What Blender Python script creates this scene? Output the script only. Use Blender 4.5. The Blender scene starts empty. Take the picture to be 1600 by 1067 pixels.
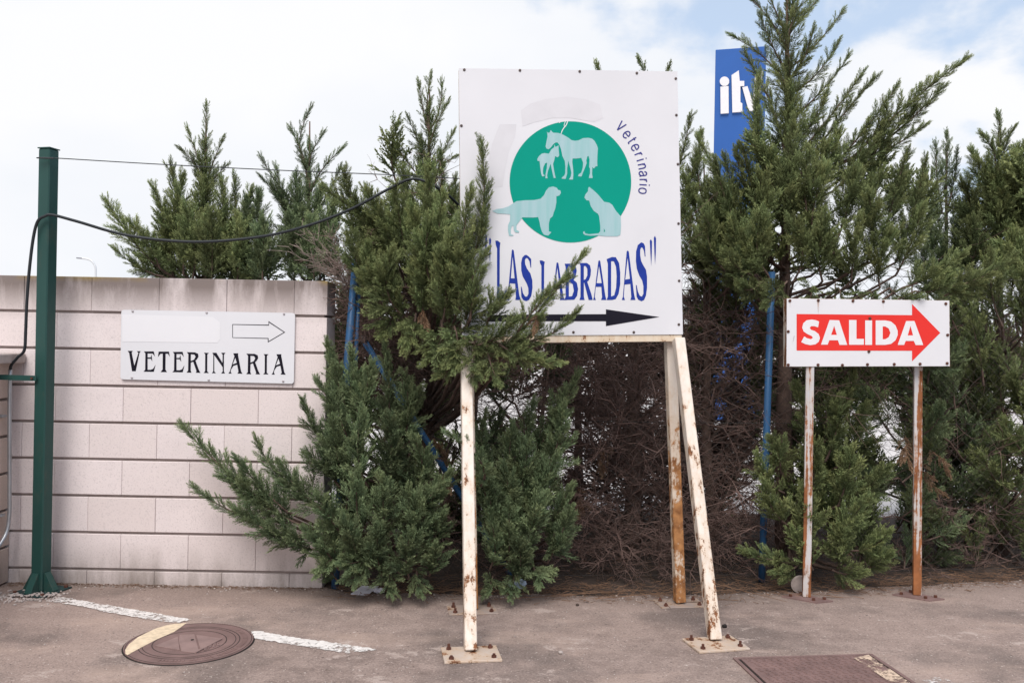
import bpy, bmesh, math, random
import numpy as np
from mathutils import Vector, Matrix
from mathutils.geometry import tessellate_polygon

random.seed(7)
rng = np.random.default_rng(7)
scene = bpy.context.scene
COL = scene.collection

# ------------------------------------------------------------------ camera
F = 1407.0                      # focal length in photograph pixels (1600 wide)
ROLL = math.radians(1.05)
CAM = np.array([0.0, 0.0, 1.49])
cd = bpy.data.cameras.new('camera')
cam = bpy.data.objects.new('camera', cd)
COL.objects.link(cam)
cd.sensor_fit = 'HORIZONTAL'
cd.sensor_width = 36.0
cd.lens = F / 1600.0 * 36.0
cd.clip_start = 0.05
cd.clip_end = 2000
cam.matrix_world = Matrix.Translation(CAM) @ Matrix.Rotation(math.radians(90), 4, 'X') @ Matrix.Rotation(ROLL, 4, 'Z')
scene.camera = cam

# ------------------------------------------------------------------ sky, sun, exposure
SUN_EL, SUN_AZ = math.radians(52), math.radians(187)     # azimuth clockwise from +Y: behind the camera, a little left
world = bpy.data.worlds.new('World')
scene.world = world
world.use_nodes = True
wn, wl = world.node_tree.nodes, world.node_tree.links
wn.clear()
out = wn.new('ShaderNodeOutputWorld')
bg = wn.new('ShaderNodeBackground')
bg.inputs['Strength'].default_value = 0.12
sky = wn.new('ShaderNodeTexSky')
sky.sky_type = 'NISHITA'
sky.sun_disc = False
sky.sun_elevation = SUN_EL
sky.sun_rotation = SUN_AZ
sky.air_density = 1.0
sky.dust_density = 2.0
tc = wn.new('ShaderNodeTexCoord')
mp = wn.new('ShaderNodeMapping')
mp.inputs['Scale'].default_value = (1.0, 1.0, 1.7)
mp.inputs['Location'].default_value = (0.36, 0.1, 0.23)
wl.new(tc.outputs['Generated'], mp.inputs['Vector'])
n1 = wn.new('ShaderNodeTexNoise')
n1.inputs['Scale'].default_value = 4.6
n1.inputs['Detail'].default_value = 7
n1.inputs['Roughness'].default_value = 0.52
n1.inputs['Distortion'].default_value = 0.15
wl.new(mp.outputs['Vector'], n1.inputs['Vector'])
sx = wn.new('ShaderNodeSeparateXYZ')
wl.new(tc.outputs['Generated'], sx.inputs[0])
# cloud cover thins out towards the west (right): an overcast breaking up
bias = wn.new('ShaderNodeMapRange')
bias.inputs['From Min'].default_value = -0.15
bias.inputs['From Max'].default_value = 0.55
bias.inputs['To Min'].default_value = 0.34
bias.inputs['To Max'].default_value = -0.03
wl.new(sx.outputs['X'], bias.inputs['Value'])
low = wn.new('ShaderNodeMapRange')                       # clouds crowd together towards the horizon
low.inputs['From Min'].default_value = 0.0
low.inputs['From Max'].default_value = 0.42
low.inputs['To Min'].default_value = 0.13
low.inputs['To Max'].default_value = -0.10
wl.new(sx.outputs['Z'], low.inputs['Value'])
a1 = wn.new('ShaderNodeMath'); a1.operation = 'ADD'
wl.new(n1.outputs['Fac'], a1.inputs[0]); wl.new(bias.outputs[0], a1.inputs[1])
a2 = wn.new('ShaderNodeMath'); a2.operation = 'ADD'
wl.new(a1.outputs[0], a2.inputs[0]); wl.new(low.outputs[0], a2.inputs[1])
ms = wn.new('ShaderNodeMapRange'); ms.interpolation_type = 'SMOOTHSTEP'
ms.inputs['From Min'].default_value = 0.48
ms.inputs['From Max'].default_value = 0.60
wl.new(a2.outputs[0], ms.inputs['Value'])
n2 = wn.new('ShaderNodeTexNoise')
n2.inputs['Scale'].default_value = 2.3
n2.inputs['Detail'].default_value = 4
wl.new(mp.outputs['Vector'], n2.inputs['Vector'])
cr = wn.new('ShaderNodeValToRGB')
cr.color_ramp.elements[0].position = 0.3
cr.color_ramp.elements[0].color = (4.75, 5.0, 5.4, 1)
cr.color_ramp.elements[1].position = 0.6
cr.color_ramp.elements[1].color = (5.6, 5.62, 5.75, 1)
wl.new(n2.outputs['Fac'], cr.inputs['Fac'])
veil = wn.new('ShaderNodeMix'); veil.data_type = 'RGBA'   # thin high haze over the blue
veil.inputs['Factor'].default_value = 0.66
veil.inputs['B'].default_value = (3.9, 4.6, 5.6, 1)
wl.new(sky.outputs[0], veil.inputs['A'])
mix = wn.new('ShaderNodeMix'); mix.data_type = 'RGBA'
wl.new(ms.outputs[0], mix.inputs['Factor'])
wl.new(veil.outputs['Result'], mix.inputs['A'])
wl.new(cr.outputs['Color'], mix.inputs['B'])
wl.new(mix.outputs['Result'], bg.inputs['Color'])
wl.new(bg.outputs[0], out.inputs[0])

sd = bpy.data.lights.new('sun', 'SUN')
sd.energy = 2.3
sd.angle = math.radians(36)
sd.color = (1.0, 0.95, 0.89)
sun = bpy.data.objects.new('sun', sd)
COL.objects.link(sun)
sdir = Vector((math.sin(SUN_AZ) * math.cos(SUN_EL), math.cos(SUN_AZ) * math.cos(SUN_EL), math.sin(SUN_EL)))
sun.rotation_euler = sdir.to_track_quat('Z', 'Y').to_euler()
sun.location = (0, -5, 12)

vs = scene.view_settings
vs.view_transform = 'Standard'
vs.look = 'None'
vs.gamma = 1.0
vs.use_curve_mapping = False
vs.exposure = 0.56
scene.render.engine = 'CYCLES'

# ------------------------------------------------------------------ pixel -> place helpers
def ray(px, py):
    x, y = (px - 800) / F, (533.5 - py) / F
    c, s = math.cos(ROLL), math.sin(ROLL)
    return np.array([c * x - s * y, 1.0, s * x + c * y])

def P(px, py, d):
    return CAM + ray(px, py) * d

def G(px, py, z=0.0):
    r = ray(px, py)
    return CAM + r * ((z - CAM[2]) / r[2])

class Plane:
    """a flat face standing in the scene: point A, horizontal direction t, outward normal n"""
    def __init__(self, A, t):
        self.A = np.array(A, float)
        t = np.array(t, float)
        self.t = t / np.linalg.norm(t)
        self.n = np.array([self.t[1], -self.t[0], 0.0])
    def hit(self, px, py, off=0.0):
        r = ray(px, py)
        k = ((self.A - CAM) @ self.n) / (r @ self.n)
        return CAM + r * k + self.n * off

# ------------------------------------------------------------------ object helpers
BASE = {}
def tag(o, label=None, cat=None, group=None, kind=None):
    if label: o['label'] = label
    if cat: o['category'] = cat
    if group: o['group'] = group
    if kind: o['kind'] = kind
    return o

def thing(name, loc, label, cat, group=None):
    o = bpy.data.objects.new(name, None)
    COL.objects.link(o)
    o.location = loc
    o.empty_display_size = 0.1
    BASE[o.name] = np.array(loc, float)
    return tag(o, label, cat, group)

def base_of(o):
    return BASE.get(o.name, np.zeros(3))

class MB:
    def __init__(self):
        self.v, self.f = [], []
    def add(self, vs, fs):
        n = len(self.v)
        self.v += [tuple(map(float, p)) for p in vs]
        self.f += [tuple(i + n for i in q) for q in fs]
        return self
    def hexa(self, p):                          # 8 corners, bottom ring then top ring
        return self.add(p, [(0, 3, 2, 1), (4, 5, 6, 7), (0, 1, 5, 4), (1, 2, 6, 5), (2, 3, 7, 6), (3, 0, 4, 7)])
    def box(self, lo, hi):
        x0, y0, z0 = lo; x1, y1, z1 = hi
        return self.hexa([(x0, y0, z0), (x1, y0, z0), (x1, y1, z0), (x0, y1, z0), (x0, y0, z1), (x1, y0, z1), (x1, y1, z1), (x0, y1, z1)])
    def bar(self, a, b, w, h, side=(1, 0, 0)):   # square tube from a to b
        a, b = np.array(a, float), np.array(b, float)
        d = (b - a) / np.linalg.norm(b - a)
        s = np.array(side, float); s -= d * (s @ d); s /= np.linalg.norm(s)
        u = np.cross(d, s)
        q = [(-1, -1), (1, -1), (1, 1), (-1, 1)]
        return self.hexa([a + s * w / 2 * i + u * h / 2 * j for i, j in q] + [b + s * w / 2 * i + u * h / 2 * j for i, j in q])
    def tube(self, pts, r, n=8, caps=True):
        pts = [np.array(p, float) for p in pts]
        rs = r if isinstance(r, (list, tuple)) else [r] * len(pts)
        ring = []
        up = np.array([0.13, 0.2, 0.97])
        prev = None
        for i, p in enumerate(pts):
            d = pts[min(i + 1, len(pts) - 1)] - pts[max(i - 1, 0)]
            d = d / np.linalg.norm(d)
            s = np.cross(d, up if prev is None else np.cross(prev, d))
            if prev is not None: s = prev - d * (prev @ d)
            if np.linalg.norm(s) < 1e-5: s = np.cross(d, (1, 0, 0))
            s /= np.linalg.norm(s); prev = s
            u = np.cross(d, s)
            ring.append([p + rs[i] * (s * math.cos(2 * math.pi * k / n) + u * math.sin(2 * math.pi * k / n)) for k in range(n)])
        vs = [q for R in ring for q in R]
        fs = []
        for i in range(len(pts) - 1):
            for k in range(n):
                a, b = i * n + k, i * n + (k + 1) % n
                fs.append((a, b, b + n, a + n))
        if caps:
            fs.append(tuple(range(n - 1, -1, -1)))
            fs.append(tuple((len(pts) - 1) * n + k for k in range(n)))
        return self.add(vs, fs)
    def disc(self, c, r, h, n=10, axis=(0, 0, 1)):   # short cylinder from c along axis
        a = np.array(axis, float); a /= np.linalg.norm(a)
        c = np.array(c, float)
        return self.tube([c, c + a * h], r, n)
    def build(self, name, mat, parent=None, bevel=0.0, smooth=False, base=None):
        me = bpy.data.meshes.new(name)
        off = base_of(parent) if parent is not None else np.zeros(3)
        vv = np.array(self.v)
        if parent is None:
            if base is None:
                lo, hi = vv.min(0), vv.max(0)
                base = ((lo[0] + hi[0]) / 2, (lo[1] + hi[1]) / 2, lo[2])
            off = np.array(base, float)
        me.from_pydata([tuple(p) for p in (vv - off)], [], self.f)
        bm = bmesh.new(); bm.from_mesh(me)
        bmesh.ops.recalc_face_normals(bm, faces=bm.faces)
        if bevel > 0:
            es = [e for e in bm.edges if len(e.link_faces) == 2 and e.calc_face_angle(0) > 0.5]
            bmesh.ops.bevel(bm, geom=es, offset=bevel, segments=1, affect='EDGES', clamp_overlap=True)
        bm.to_mesh(me); bm.free()
        if smooth:
            me.polygons.foreach_set('use_smooth', [True] * len(me.polygons))
        me.materials.append(MAT[mat])
        o = bpy.data.objects.new(name, me)
        COL.objects.link(o)
        if parent is not None:
            o.parent = parent
            BASE[o.name] = off
        else:
            o.location = off
            BASE[o.name] = off
        return o

def flat(name, loops, mat, parent, flip=None, base=None):
    """flat printed shape: first loop outline, the rest holes, all 3D points on one plane"""
    lv = [[Vector(p) for p in L] for L in loops]
    tris = tessellate_polygon(lv)
    pts = [p for L in loops for p in L]
    mb = MB()
    mb.v = [tuple(map(float, p)) for p in pts]
    mb.f = [tuple(t) for t in tris]
    off = base_of(parent) if parent is not None else np.array(base if base is not None else np.mean(pts, 0))
    me = bpy.data.meshes.new(name)
    me.from_pydata([tuple(np.array(p) - off) for p in mb.v], [], mb.f)
    me.materials.append(MAT[mat])
    o = bpy.data.objects.new(name, me)
    COL.objects.link(o)
    if parent is not None:
        o.parent = parent
    else:
        o.location = off
    BASE[o.name] = off
    return o

def catmull(pts, k=6):
    pts = [np.array(p, float) for p in pts]
    ext = [2 * pts[0] - pts[1]] + pts + [2 * pts[-1] - pts[-2]]
    res = []
    for i in range(1, len(ext) - 2):
        p0, p1, p2, p3 = ext[i - 1:i + 3]
        for j in range(k):
            t = j / k
            res.append(0.5 * (2 * p1 + (p2 - p0) * t + (2 * p0 - 5 * p1 + 4 * p2 - p3) * t * t + (3 * p1 - p0 - 3 * p2 + p3) * t ** 3))
    res.append(pts[-1])
    return res

def stroke(pts, k=6):
    """outline of a pen stroke given as (x, y, width)"""
    c = np.array(catmull(pts, k)) if len(pts) > 2 else np.array(pts, float)
    xy, w = c[:, :2], c[:, 2]
    d = np.gradient(xy, axis=0)
    d /= np.linalg.norm(d, axis=1)[:, None]
    nrm = np.stack([-d[:, 1], d[:, 0]], 1)
    a, b = xy + nrm * w[:, None] / 2, xy - nrm * w[:, None] / 2
    return [tuple(p) for p in a] + [tuple(p) for p in b[::-1]]

# ------------------------------------------------------------------ materials
MAT = {}
def new_mat(name):
    m = bpy.data.materials.new(name); m.use_nodes = True
    nt = m.node_tree
    b = nt.nodes['Principled BSDF']
    MAT[name] = m
    return m, nt.nodes, nt.links, b

def noise(N, L, scale, detail=4, rough=0.55, coord='Object', vec=None, dist=0.0, sc=(1, 1, 1)):
    if vec is None:
        t = N.new('ShaderNodeTexCoord'); vec = t.outputs[coord]
    if sc != (1, 1, 1):
        q = N.new('ShaderNodeMapping'); q.inputs['Scale'].default_value = sc
        L.new(vec, q.inputs['Vector']); vec = q.outputs[0]
    n = N.new('ShaderNodeTexNoise')
    n.inputs['Scale'].default_value = scale
    n.inputs['Detail'].default_value = detail
    n.inputs['Roughness'].default_value = rough
    n.inputs['Distortion'].default_value = dist
    L.new(vec, n.inputs['Vector'])
    return n.outputs['Fac']

def ramp(N, L, fac, stops):
    r = N.new('ShaderNodeValToRGB')
    e = r.color_ramp.elements
    while len(e) < len(stops): e.new(0.5)
    for i, (p, c) in enumerate(stops):
        e[i].position = p
        e[i].color = (c[0], c[1], c[2], 1) if not isinstance(c, (int, float)) else (c, c, c, 1)
    L.new(fac, r.inputs['Fac'])
    return r.outputs['Color']

def mixc(N, L, fac, a, b, mode='MIX'):
    m = N.new('ShaderNodeMix'); m.data_type = 'RGBA'; m.blend_type = mode
    for k, v in (('Factor', fac), ('A', a), ('B', b)):
        if isinstance(v, (int, float)): m.inputs[k].default_value = v
        elif isinstance(v, tuple): m.inputs[k].default_value = (*v[:3], 1)
        else: L.new(v, m.inputs[k])
    return m.outputs['Result']

def math_(N, L, op, a, b=None, clamp=False):
    m = N.new('ShaderNodeMath'); m.operation = op; m.use_clamp = clamp
    for i, v in enumerate((a, b)):
        if v is None: continue
        if isinstance(v, (int, float)): m.inputs[i].default_value = v
        else: L.new(v, m.inputs[i])
    return m.outputs[0]

def bump(N, L, b, h, strength=0.3, dist=0.01):
    n = N.new('ShaderNodeBump')
    n.inputs['Strength'].default_value = strength
    n.inputs['Distance'].default_value = dist
    L.new(h, n.inputs['Height'])
    L.new(n.outputs[0], b.inputs['Normal'])

def plain(name, col, rough=0.5, metal=0.0, var=0.12, scale=14.0, bmp=0.0, spec=0.3):
    m, N, L, b = new_mat(name)
    f = noise(N, L, scale, 5)
    lo = tuple(c * (1 - var) for c in col); hi = tuple(min(1, c * (1 + var)) for c in col)
    L.new(ramp(N, L, f, [(0.3, lo), (0.7, hi)]), b.inputs['Base Color'])
    b.inputs['Roughness'].default_value = rough
    b.inputs['Metallic'].default_value = metal
    b.inputs['Specular IOR Level'].default_value = spec
    if bmp: bump(N, L, b, noise(N, L, scale * 6, 4), bmp, 0.004)
    return m

def rusty(name, paint, amount, scale=9.0, rust=((0.07, 0.028, 0.016), (0.27, 0.11, 0.045)), stretch=(1, 1, 0.35), zg=0.0):
    m, N, L, b = new_mat(name)
    big = noise(N, L, scale, 8, 0.68, sc=stretch)
    fine = noise(N, L, scale * 7, 5, 0.7)
    k = math_(N, L, 'ADD', math_(N, L, 'MULTIPLY', big, 0.78), math_(N, L, 'MULTIPLY', fine, 0.22))
    if zg:      # rust creeps up from the foot
        gz = N.new('ShaderNodeNewGeometry'); sz = N.new('ShaderNodeSeparateXYZ'); L.new(gz.outputs['Position'], sz.inputs[0])
        mr = N.new('ShaderNodeMapRange'); mr.inputs['From Min'].default_value = 0.0; mr.inputs['From Max'].default_value = 1.5
        mr.inputs['To Min'].default_value = zg; mr.inputs['To Max'].default_value = -zg
        L.new(sz.outputs['Z'], mr.inputs['Value'])
        k = math_(N, L, 'ADD', k, mr.outputs[0])
    mask = ramp(N, L, k, [(amount - 0.02, 0.0), (amount + 0.02, 1.0)])
    halo = ramp(N, L, k, [(amount - 0.13, 0.0), (amount + 0.02, 1.0)])
    rc = ramp(N, L, noise(N, L, scale * 3, 5), [(0.3, rust[0]), (0.7, rust[1])])
    pv = ramp(N, L, noise(N, L, scale * 0.8, 5, sc=stretch), [(0.3, tuple(c * 0.86 for c in paint)), (0.7, paint)])
    stained = mixc(N, L, math_(N, L, 'MULTIPLY', halo, 0.45), pv, tuple(0.35 * p + 0.5 * r for p, r in zip(paint, rust[1])) if paint[0] < 0.1 else (0.50, 0.30, 0.14))
    L.new(mixc(N, L, mask, stained, rc), b.inputs['Base Color'])
    L.new(ramp(N, L, mask, [(0, 0.45), (1, 0.85)]), b.inputs['Roughness'])
    b.inputs['Specular IOR Level'].default_value = 0.3
    inv = math_(N, L, 'SUBTRACT', 1.0, mask)
    bump(N, L, b, inv, 0.35, 0.002)
    return m

def wall_mat(name, col, warm):
    m, N, L, b = new_mat(name)
    g = N.new('ShaderNodeNewGeometry')
    oi = N.new('ShaderNodeObjectInfo')
    pos = g.outputs['Position']
    sep = N.new('ShaderNodeSeparateXYZ'); L.new(pos, sep.inputs[0])
    blot = noise(N, L, 3.2, 6, 0.6, vec=pos)
    fine = noise(N, L, 110, 4, 0.75, vec=pos)
    base = ramp(N, L, blot, [(0.3, tuple(c * 0.88 for c in col)), (0.7, col)])
    base = mixc(N, L, oi.outputs['Random'], base, warm)
    base = mixc(N, L, ramp(N, L, fine, [(0.34, 0.55), (0.47, 0.0)]), base, tuple(c * 0.55 for c in col))
    # grime running down from the top and splashed up from the ground
    streak = noise(N, L, 7, 6, 0.65, vec=pos, sc=(1, 1, 0.22))
    top = N.new('ShaderNodeMapRange'); top.inputs['From Min'].default_value = 1.56; top.inputs['From Max'].default_value = 1.80
    L.new(sep.outputs['Z'], top.inputs['Value'])
    tk = math_(N, L, 'MULTIPLY', top.outputs[0], ramp(N, L, streak, [(0.30, 0.35), (0.54, 1.0)]), True)
    base = mixc(N, L, math_(N, L, 'MULTIPLY', tk, 1.1, True), base, (0.20, 0.165, 0.155))
    bot = N.new('ShaderNodeMapRange'); bot.inputs['From Min'].default_value = 0.26; bot.inputs['From Max'].default_value = -0.02
    L.new(sep.outputs['Z'], bot.inputs['Value'])
    bk = math_(N, L, 'MULTIPLY', bot.outputs[0], ramp(N, L, streak, [(0.3, 0.15), (0.65, 1.0)]), True)
    base = mixc(N, L, math_(N, L, 'MULTIPLY', bk, 0.95, True), base, (0.16, 0.13, 0.11))
    # lichen on the very top edge
    tl = N.new('ShaderNodeMapRange'); tl.inputs['From Min'].default_value = 1.795; tl.inputs['From Max'].default_value = 1.83
    L.new(sep.outputs['Z'], tl.inputs['Value'])
    lk = math_(N, L, 'MULTIPLY', tl.outputs[0], ramp(N, L, noise(N, L, 2.4, 4, vec=pos), [(0.5, 0.0), (0.62, 1.0)]), True)
    base = mixc(N, L, math_(N, L, 'MULTIPLY', lk, 0.8, True), base, (0.27, 0.19, 0.05))
    L.new(base, b.inputs['Base Color'])
    b.inputs['Roughness'].default_value = 0.9
    b.inputs['Specular IOR Level'].default_value = 0.15
    bump(N, L, b, fine, 0.35, 0.003)

def asphalt_mat():
    m, N, L, b = new_mat('asphalt')
    g = N.new('ShaderNodeNewGeometry'); pos = g.outputs['Position']
    big = noise(N, L, 0.55, 5, 0.55, vec=pos)
    mid = noise(N, L, 7.0, 12, 0.78, vec=pos)
    fine = noise(N, L, 85, 4, 0.75, vec=pos)
    spk = N.new('ShaderNodeTexVoronoi'); spk.inputs['Scale'].default_value = 75
    L.new(pos, spk.inputs['Vector'])
    c = ramp(N, L, mid, [(0.30, (0.140, 0.104, 0.092)), (0.5, (0.252, 0.192, 0.171)), (0.70, (0.375, 0.292, 0.260))])
    c = mixc(N, L, ramp(N, L, big, [(0.40, 0.0), (0.62, 0.65)]), c, (0.365, 0.278, 0.245))
    c = mixc(N, L, ramp(N, L, noise(N, L, 1.3, 5, 0.6, vec=pos), [(0.38, 0.65), (0.5, 0.0)]), c, (0.125, 0.10, 0.092))
    c = mixc(N, L, ramp(N, L, fine, [(0.36, 0.5), (0.48, 0.0)]), c, (0.085, 0.068, 0.064))
    c = mixc(N, L, ramp(N, L, fine, [(0.56, 0.0), (0.68, 0.5)]), c, (0.52, 0.43, 0.395))
    # drifted dust: pale worn patches
    dust = noise(N, L, 1.6, 6, 0.62, vec=pos, sc=(0.55, 1.3, 1))
    c = mixc(N, L, ramp(N, L, dust, [(0.54, 0.0), (0.72, 0.55)]), c, (0.50, 0.375, 0.315))
    patch = noise(N, L, 2.6, 14, 0.8, vec=pos, sc=(0.8, 1.2, 1))
    c = mixc(N, L, ramp(N, L, patch, [(0.575, 0.0), (0.60, 0.6)]), c, (0.47, 0.385, 0.35))
    speck = noise(N, L, 60, 2, 0.5, vec=pos)
    c = mixc(N, L, ramp(N, L, speck, [(0.69, 0.0), (0.72, 0.8)]), c, (0.60, 0.53, 0.49))
    c = mixc(N, L, ramp(N, L, speck, [(0.29, 0.8), (0.33, 0.0)]), c, (0.06, 0.048, 0.044))
    # dark soil washed out from under the hedge
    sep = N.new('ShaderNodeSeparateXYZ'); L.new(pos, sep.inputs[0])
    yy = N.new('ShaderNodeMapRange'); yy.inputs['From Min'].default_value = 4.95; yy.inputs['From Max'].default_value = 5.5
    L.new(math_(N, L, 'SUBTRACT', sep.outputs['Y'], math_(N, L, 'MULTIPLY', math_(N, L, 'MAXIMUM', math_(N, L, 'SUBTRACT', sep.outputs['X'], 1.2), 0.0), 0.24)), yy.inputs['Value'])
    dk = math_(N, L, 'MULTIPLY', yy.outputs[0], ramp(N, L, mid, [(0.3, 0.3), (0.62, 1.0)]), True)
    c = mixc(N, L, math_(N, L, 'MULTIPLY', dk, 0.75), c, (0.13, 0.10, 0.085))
    L.new(c, b.inputs['Base Color'])
    b.inputs['Roughness'].default_value = 0.92
    b.inputs['Specular IOR Level'].default_value = 0.2
    h = math_(N, L, 'ADD', fine, math_(N, L, 'MULTIPLY', spk.outputs['Distance'], 0.5))
    bump(N, L, b, h, 0.55, 0.006)

def worn_paint(name, col, thr):
    m, N, L, b = new_mat(name)
    g = N.new('ShaderNodeNewGeometry'); pos = g.outputs['Position']
    a = noise(N, L, 38, 8, 0.8, vec=pos)
    bb = noise(N, L, 5, 4, 0.6, vec=pos)
    k = math_(N, L, 'ADD', math_(N, L, 'MULTIPLY', a, 0.65), math_(N, L, 'MULTIPLY', bb, 0.35))
    L.new(ramp(N, L, noise(N, L, 40, 5, vec=pos), [(0.3, tuple(c * 0.75 for c in col)), (0.65, col)]), b.inputs['Base Color'])
    b.inputs['Roughness'].default_value = 0.85
    L.new(ramp(N, L, k, [(thr - 0.02, 0.0), (thr + 0.03, 1.0)]), b.inputs['Alpha'])

def foliage_mat(name, dark, mid, tip, dry=None):
    m, N, L, b = new_mat(name)
    at = N.new('ShaderNodeAttribute'); at.attribute_name = 'tint'
    sp = N.new('ShaderNodeSeparateColor'); L.new(at.outputs['Color'], sp.inputs[0])
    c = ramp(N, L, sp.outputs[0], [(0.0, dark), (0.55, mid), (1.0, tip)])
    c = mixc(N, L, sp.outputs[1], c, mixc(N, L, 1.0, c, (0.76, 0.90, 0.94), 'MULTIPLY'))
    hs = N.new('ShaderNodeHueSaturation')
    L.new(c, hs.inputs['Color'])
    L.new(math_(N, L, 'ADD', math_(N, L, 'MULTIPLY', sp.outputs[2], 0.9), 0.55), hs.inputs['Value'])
    c = hs.outputs[0]
    L.new(c, b.inputs['Base Color'])
    b.inputs['Roughness'].default_value = 0.62
    b.inputs['Specular IOR Level'].default_value = 0.25
    tr = N.new('ShaderNodeBsdfTranslucent'); L.new(c, tr.inputs['Color'])
    mx = N.new('ShaderNodeMixShader'); mx.inputs[0].default_value = 0.25
    L.new(b.outputs[0], mx.inputs[1]); L.new(tr.outputs[0], mx.inputs[2])
    L.new(mx.outputs[0], N['Material Output'].inputs['Surface'])

wall_mat('block', (0.745, 0.665, 0.668), (0.65, 0.57, 0.562))
wall_mat('block_tan', (0.60, 0.49, 0.44), (0.55, 0.45, 0.40))
plain('mortar', (0.30, 0.25, 0.235), 0.95, bmp=0.5, scale=20)
plain('coping', (0.40, 0.34, 0.32), 0.9, var=0.25, bmp=0.4)
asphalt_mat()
plain('yard', (0.50, 0.475, 0.47), 0.95, var=0.15, scale=0.8)
plain('soil', (0.060, 0.043, 0.036), 0.97, var=0.4, scale=9, bmp=0.8)
plain('litter', (0.17, 0.10, 0.065), 0.95, var=0.45, scale=6)
plain('stone', (0.36, 0.31, 0.29), 0.9, var=0.35, scale=5)
worn_paint('line_paint', (0.74, 0.70, 0.68), 0.448)
worn_paint('line_paint_faded', (0.66, 0.62, 0.60), 0.53)
worn_paint('cover_paint', (0.72, 0.58, 0.42), 0.33)
worn_paint('cover_paint_worn', (0.62, 0.47, 0.36), 0.49)
plain('cast_iron', (0.185, 0.118, 0.110), 0.72, 0.0, 0.2, 9, 0.3)
plain('iron_worn', (0.235, 0.158, 0.148), 0.6, 0.0, 0.2, 9, 0.3)
plain('groove_shade_grime', (0.055, 0.038, 0.037), 0.9)  # shade and dirt of the lid grooves, put into one dark colour
plain('iron_dark', (0.02, 0.017, 0.016), 0.9)
plain('green_plate', (0.022, 0.045, 0.045), 0.7, var=0.4, scale=12)
plain('wire', (0.045, 0.05, 0.055), 0.5, 0.3)
plain('fence_wire', (0.045, 0.04, 0.038), 0.8, 0.0)
plain('rubber', (0.018, 0.022, 0.026), 0.5)
plain('galvanised', (0.42, 0.43, 0.45), 0.38, 0.75, 0.15)
plain('lamp_metal', (0.55, 0.56, 0.58), 0.5, 0.2)
plain('lamp_head', (0.22, 0.22, 0.25), 0.5)
plain('sign_white', (0.635, 0.635, 0.67), 0.33, var=0.03, scale=2.2)
plain('sign_patch', (0.68, 0.677, 0.71), 0.28, var=0.02, scale=3)
plain('sign_ghost', (0.598, 0.592, 0.627), 0.4, var=0.035, scale=9)
plain('sign_edge', (0.30, 0.30, 0.31), 0.5, 0.3)
plain('black_print', (0.008, 0.007, 0.014), 0.5, spec=0.12)
plain('dark_print', (0.011, 0.010, 0.018), 0.55, spec=0.1)
plain('blue_print', (0.016, 0.040, 0.27), 0.38, var=0.07, spec=0.12)
plain('navy_print', (0.035, 0.035, 0.20), 0.4)
plain('green_print', (0.0, 0.27, 0.20), 0.36, var=0.03, scale=4, spec=0.12)
plain('red_print', (0.66, 0.036, 0.030), 0.36, var=0.05, scale=4, spec=0.12)
plain('white_print', (0.68, 0.665, 0.695), 0.36, var=0.03)
plain('bolt', (0.10, 0.075, 0.07), 0.6, 0.5, 0.3, 40)
plain('bolt_grey', (0.42, 0.39, 0.41), 0.5, 0.4)
plain('rust_bolt', (0.10, 0.04, 0.028), 0.85, 0.1, 0.4, 60)
plain('totem_blue', (0.020, 0.092, 0.33), 0.4, var=0.08, scale=0.8)
plain('totem_orange', (0.50, 0.33, 0.27), 0.5)
plain('bag', (0.42, 0.50, 0.60), 0.45, var=0.2)
plain('paper', (0.66, 0.64, 0.72), 0.8, var=0.2)
plain('bark', (0.115, 0.078, 0.064), 0.95, var=0.4, scale=22, bmp=0.7)
plain('dead_twig', (0.15, 0.098, 0.085), 0.9, var=0.4, scale=6)
plain('grey_twig', (0.30, 0.24, 0.215), 0.9, var=0.3, scale=6)
rusty('flaked_white', (0.70, 0.63, 0.57), 0.59, 22, zg=0.035)
rusty('flaked_more', (0.70, 0.625, 0.56), 0.57, 24, zg=0.05)
rusty('rusty_post', (0.70, 0.62, 0.54), 0.545, 8, rust=((0.18, 0.07, 0.025), (0.46, 0.22, 0.085)), zg=0.10)
rusty('rusty_plate', (0.52, 0.43, 0.37), 0.56, 12)
rusty('dusty_plate', (0.36, 0.29, 0.26), 0.60, 12)
rusty('galv_rust', (0.52, 0.53, 0.57), 0.505, 3.5, rust=((0.12, 0.045, 0.02), (0.34, 0.13, 0.05)), stretch=(9, 9, 0.55), zg=0.05)
rusty('green_paint', (0.017, 0.062, 0.055), 0.655, 12, rust=((0.03, 0.03, 0.025), (0.13, 0.10, 0.075)), zg=0.02)
rusty('blue_paint', (0.034, 0.115, 0.26), 0.63, 12, rust=((0.05, 0.04, 0.035), (0.17, 0.15, 0.15)))
rusty('sign_rim', (0.62, 0.60, 0.58), 0.52, 12)
rusty('rust_frame', (0.70, 0.60, 0.48), 0.575, 12)
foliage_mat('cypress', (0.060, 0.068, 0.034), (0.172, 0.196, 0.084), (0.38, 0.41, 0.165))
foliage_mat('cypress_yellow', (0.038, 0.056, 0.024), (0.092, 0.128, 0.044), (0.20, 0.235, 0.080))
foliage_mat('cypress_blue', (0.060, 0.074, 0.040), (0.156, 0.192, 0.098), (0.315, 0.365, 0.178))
foliage_mat('dead_spray', (0.075, 0.048, 0.040), (0.115, 0.075, 0.062), (0.16, 0.11, 0.09))
foliage_mat('dry_spray', (0.10, 0.055, 0.035), (0.25, 0.14, 0.085), (0.40, 0.27, 0.17))

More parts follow.
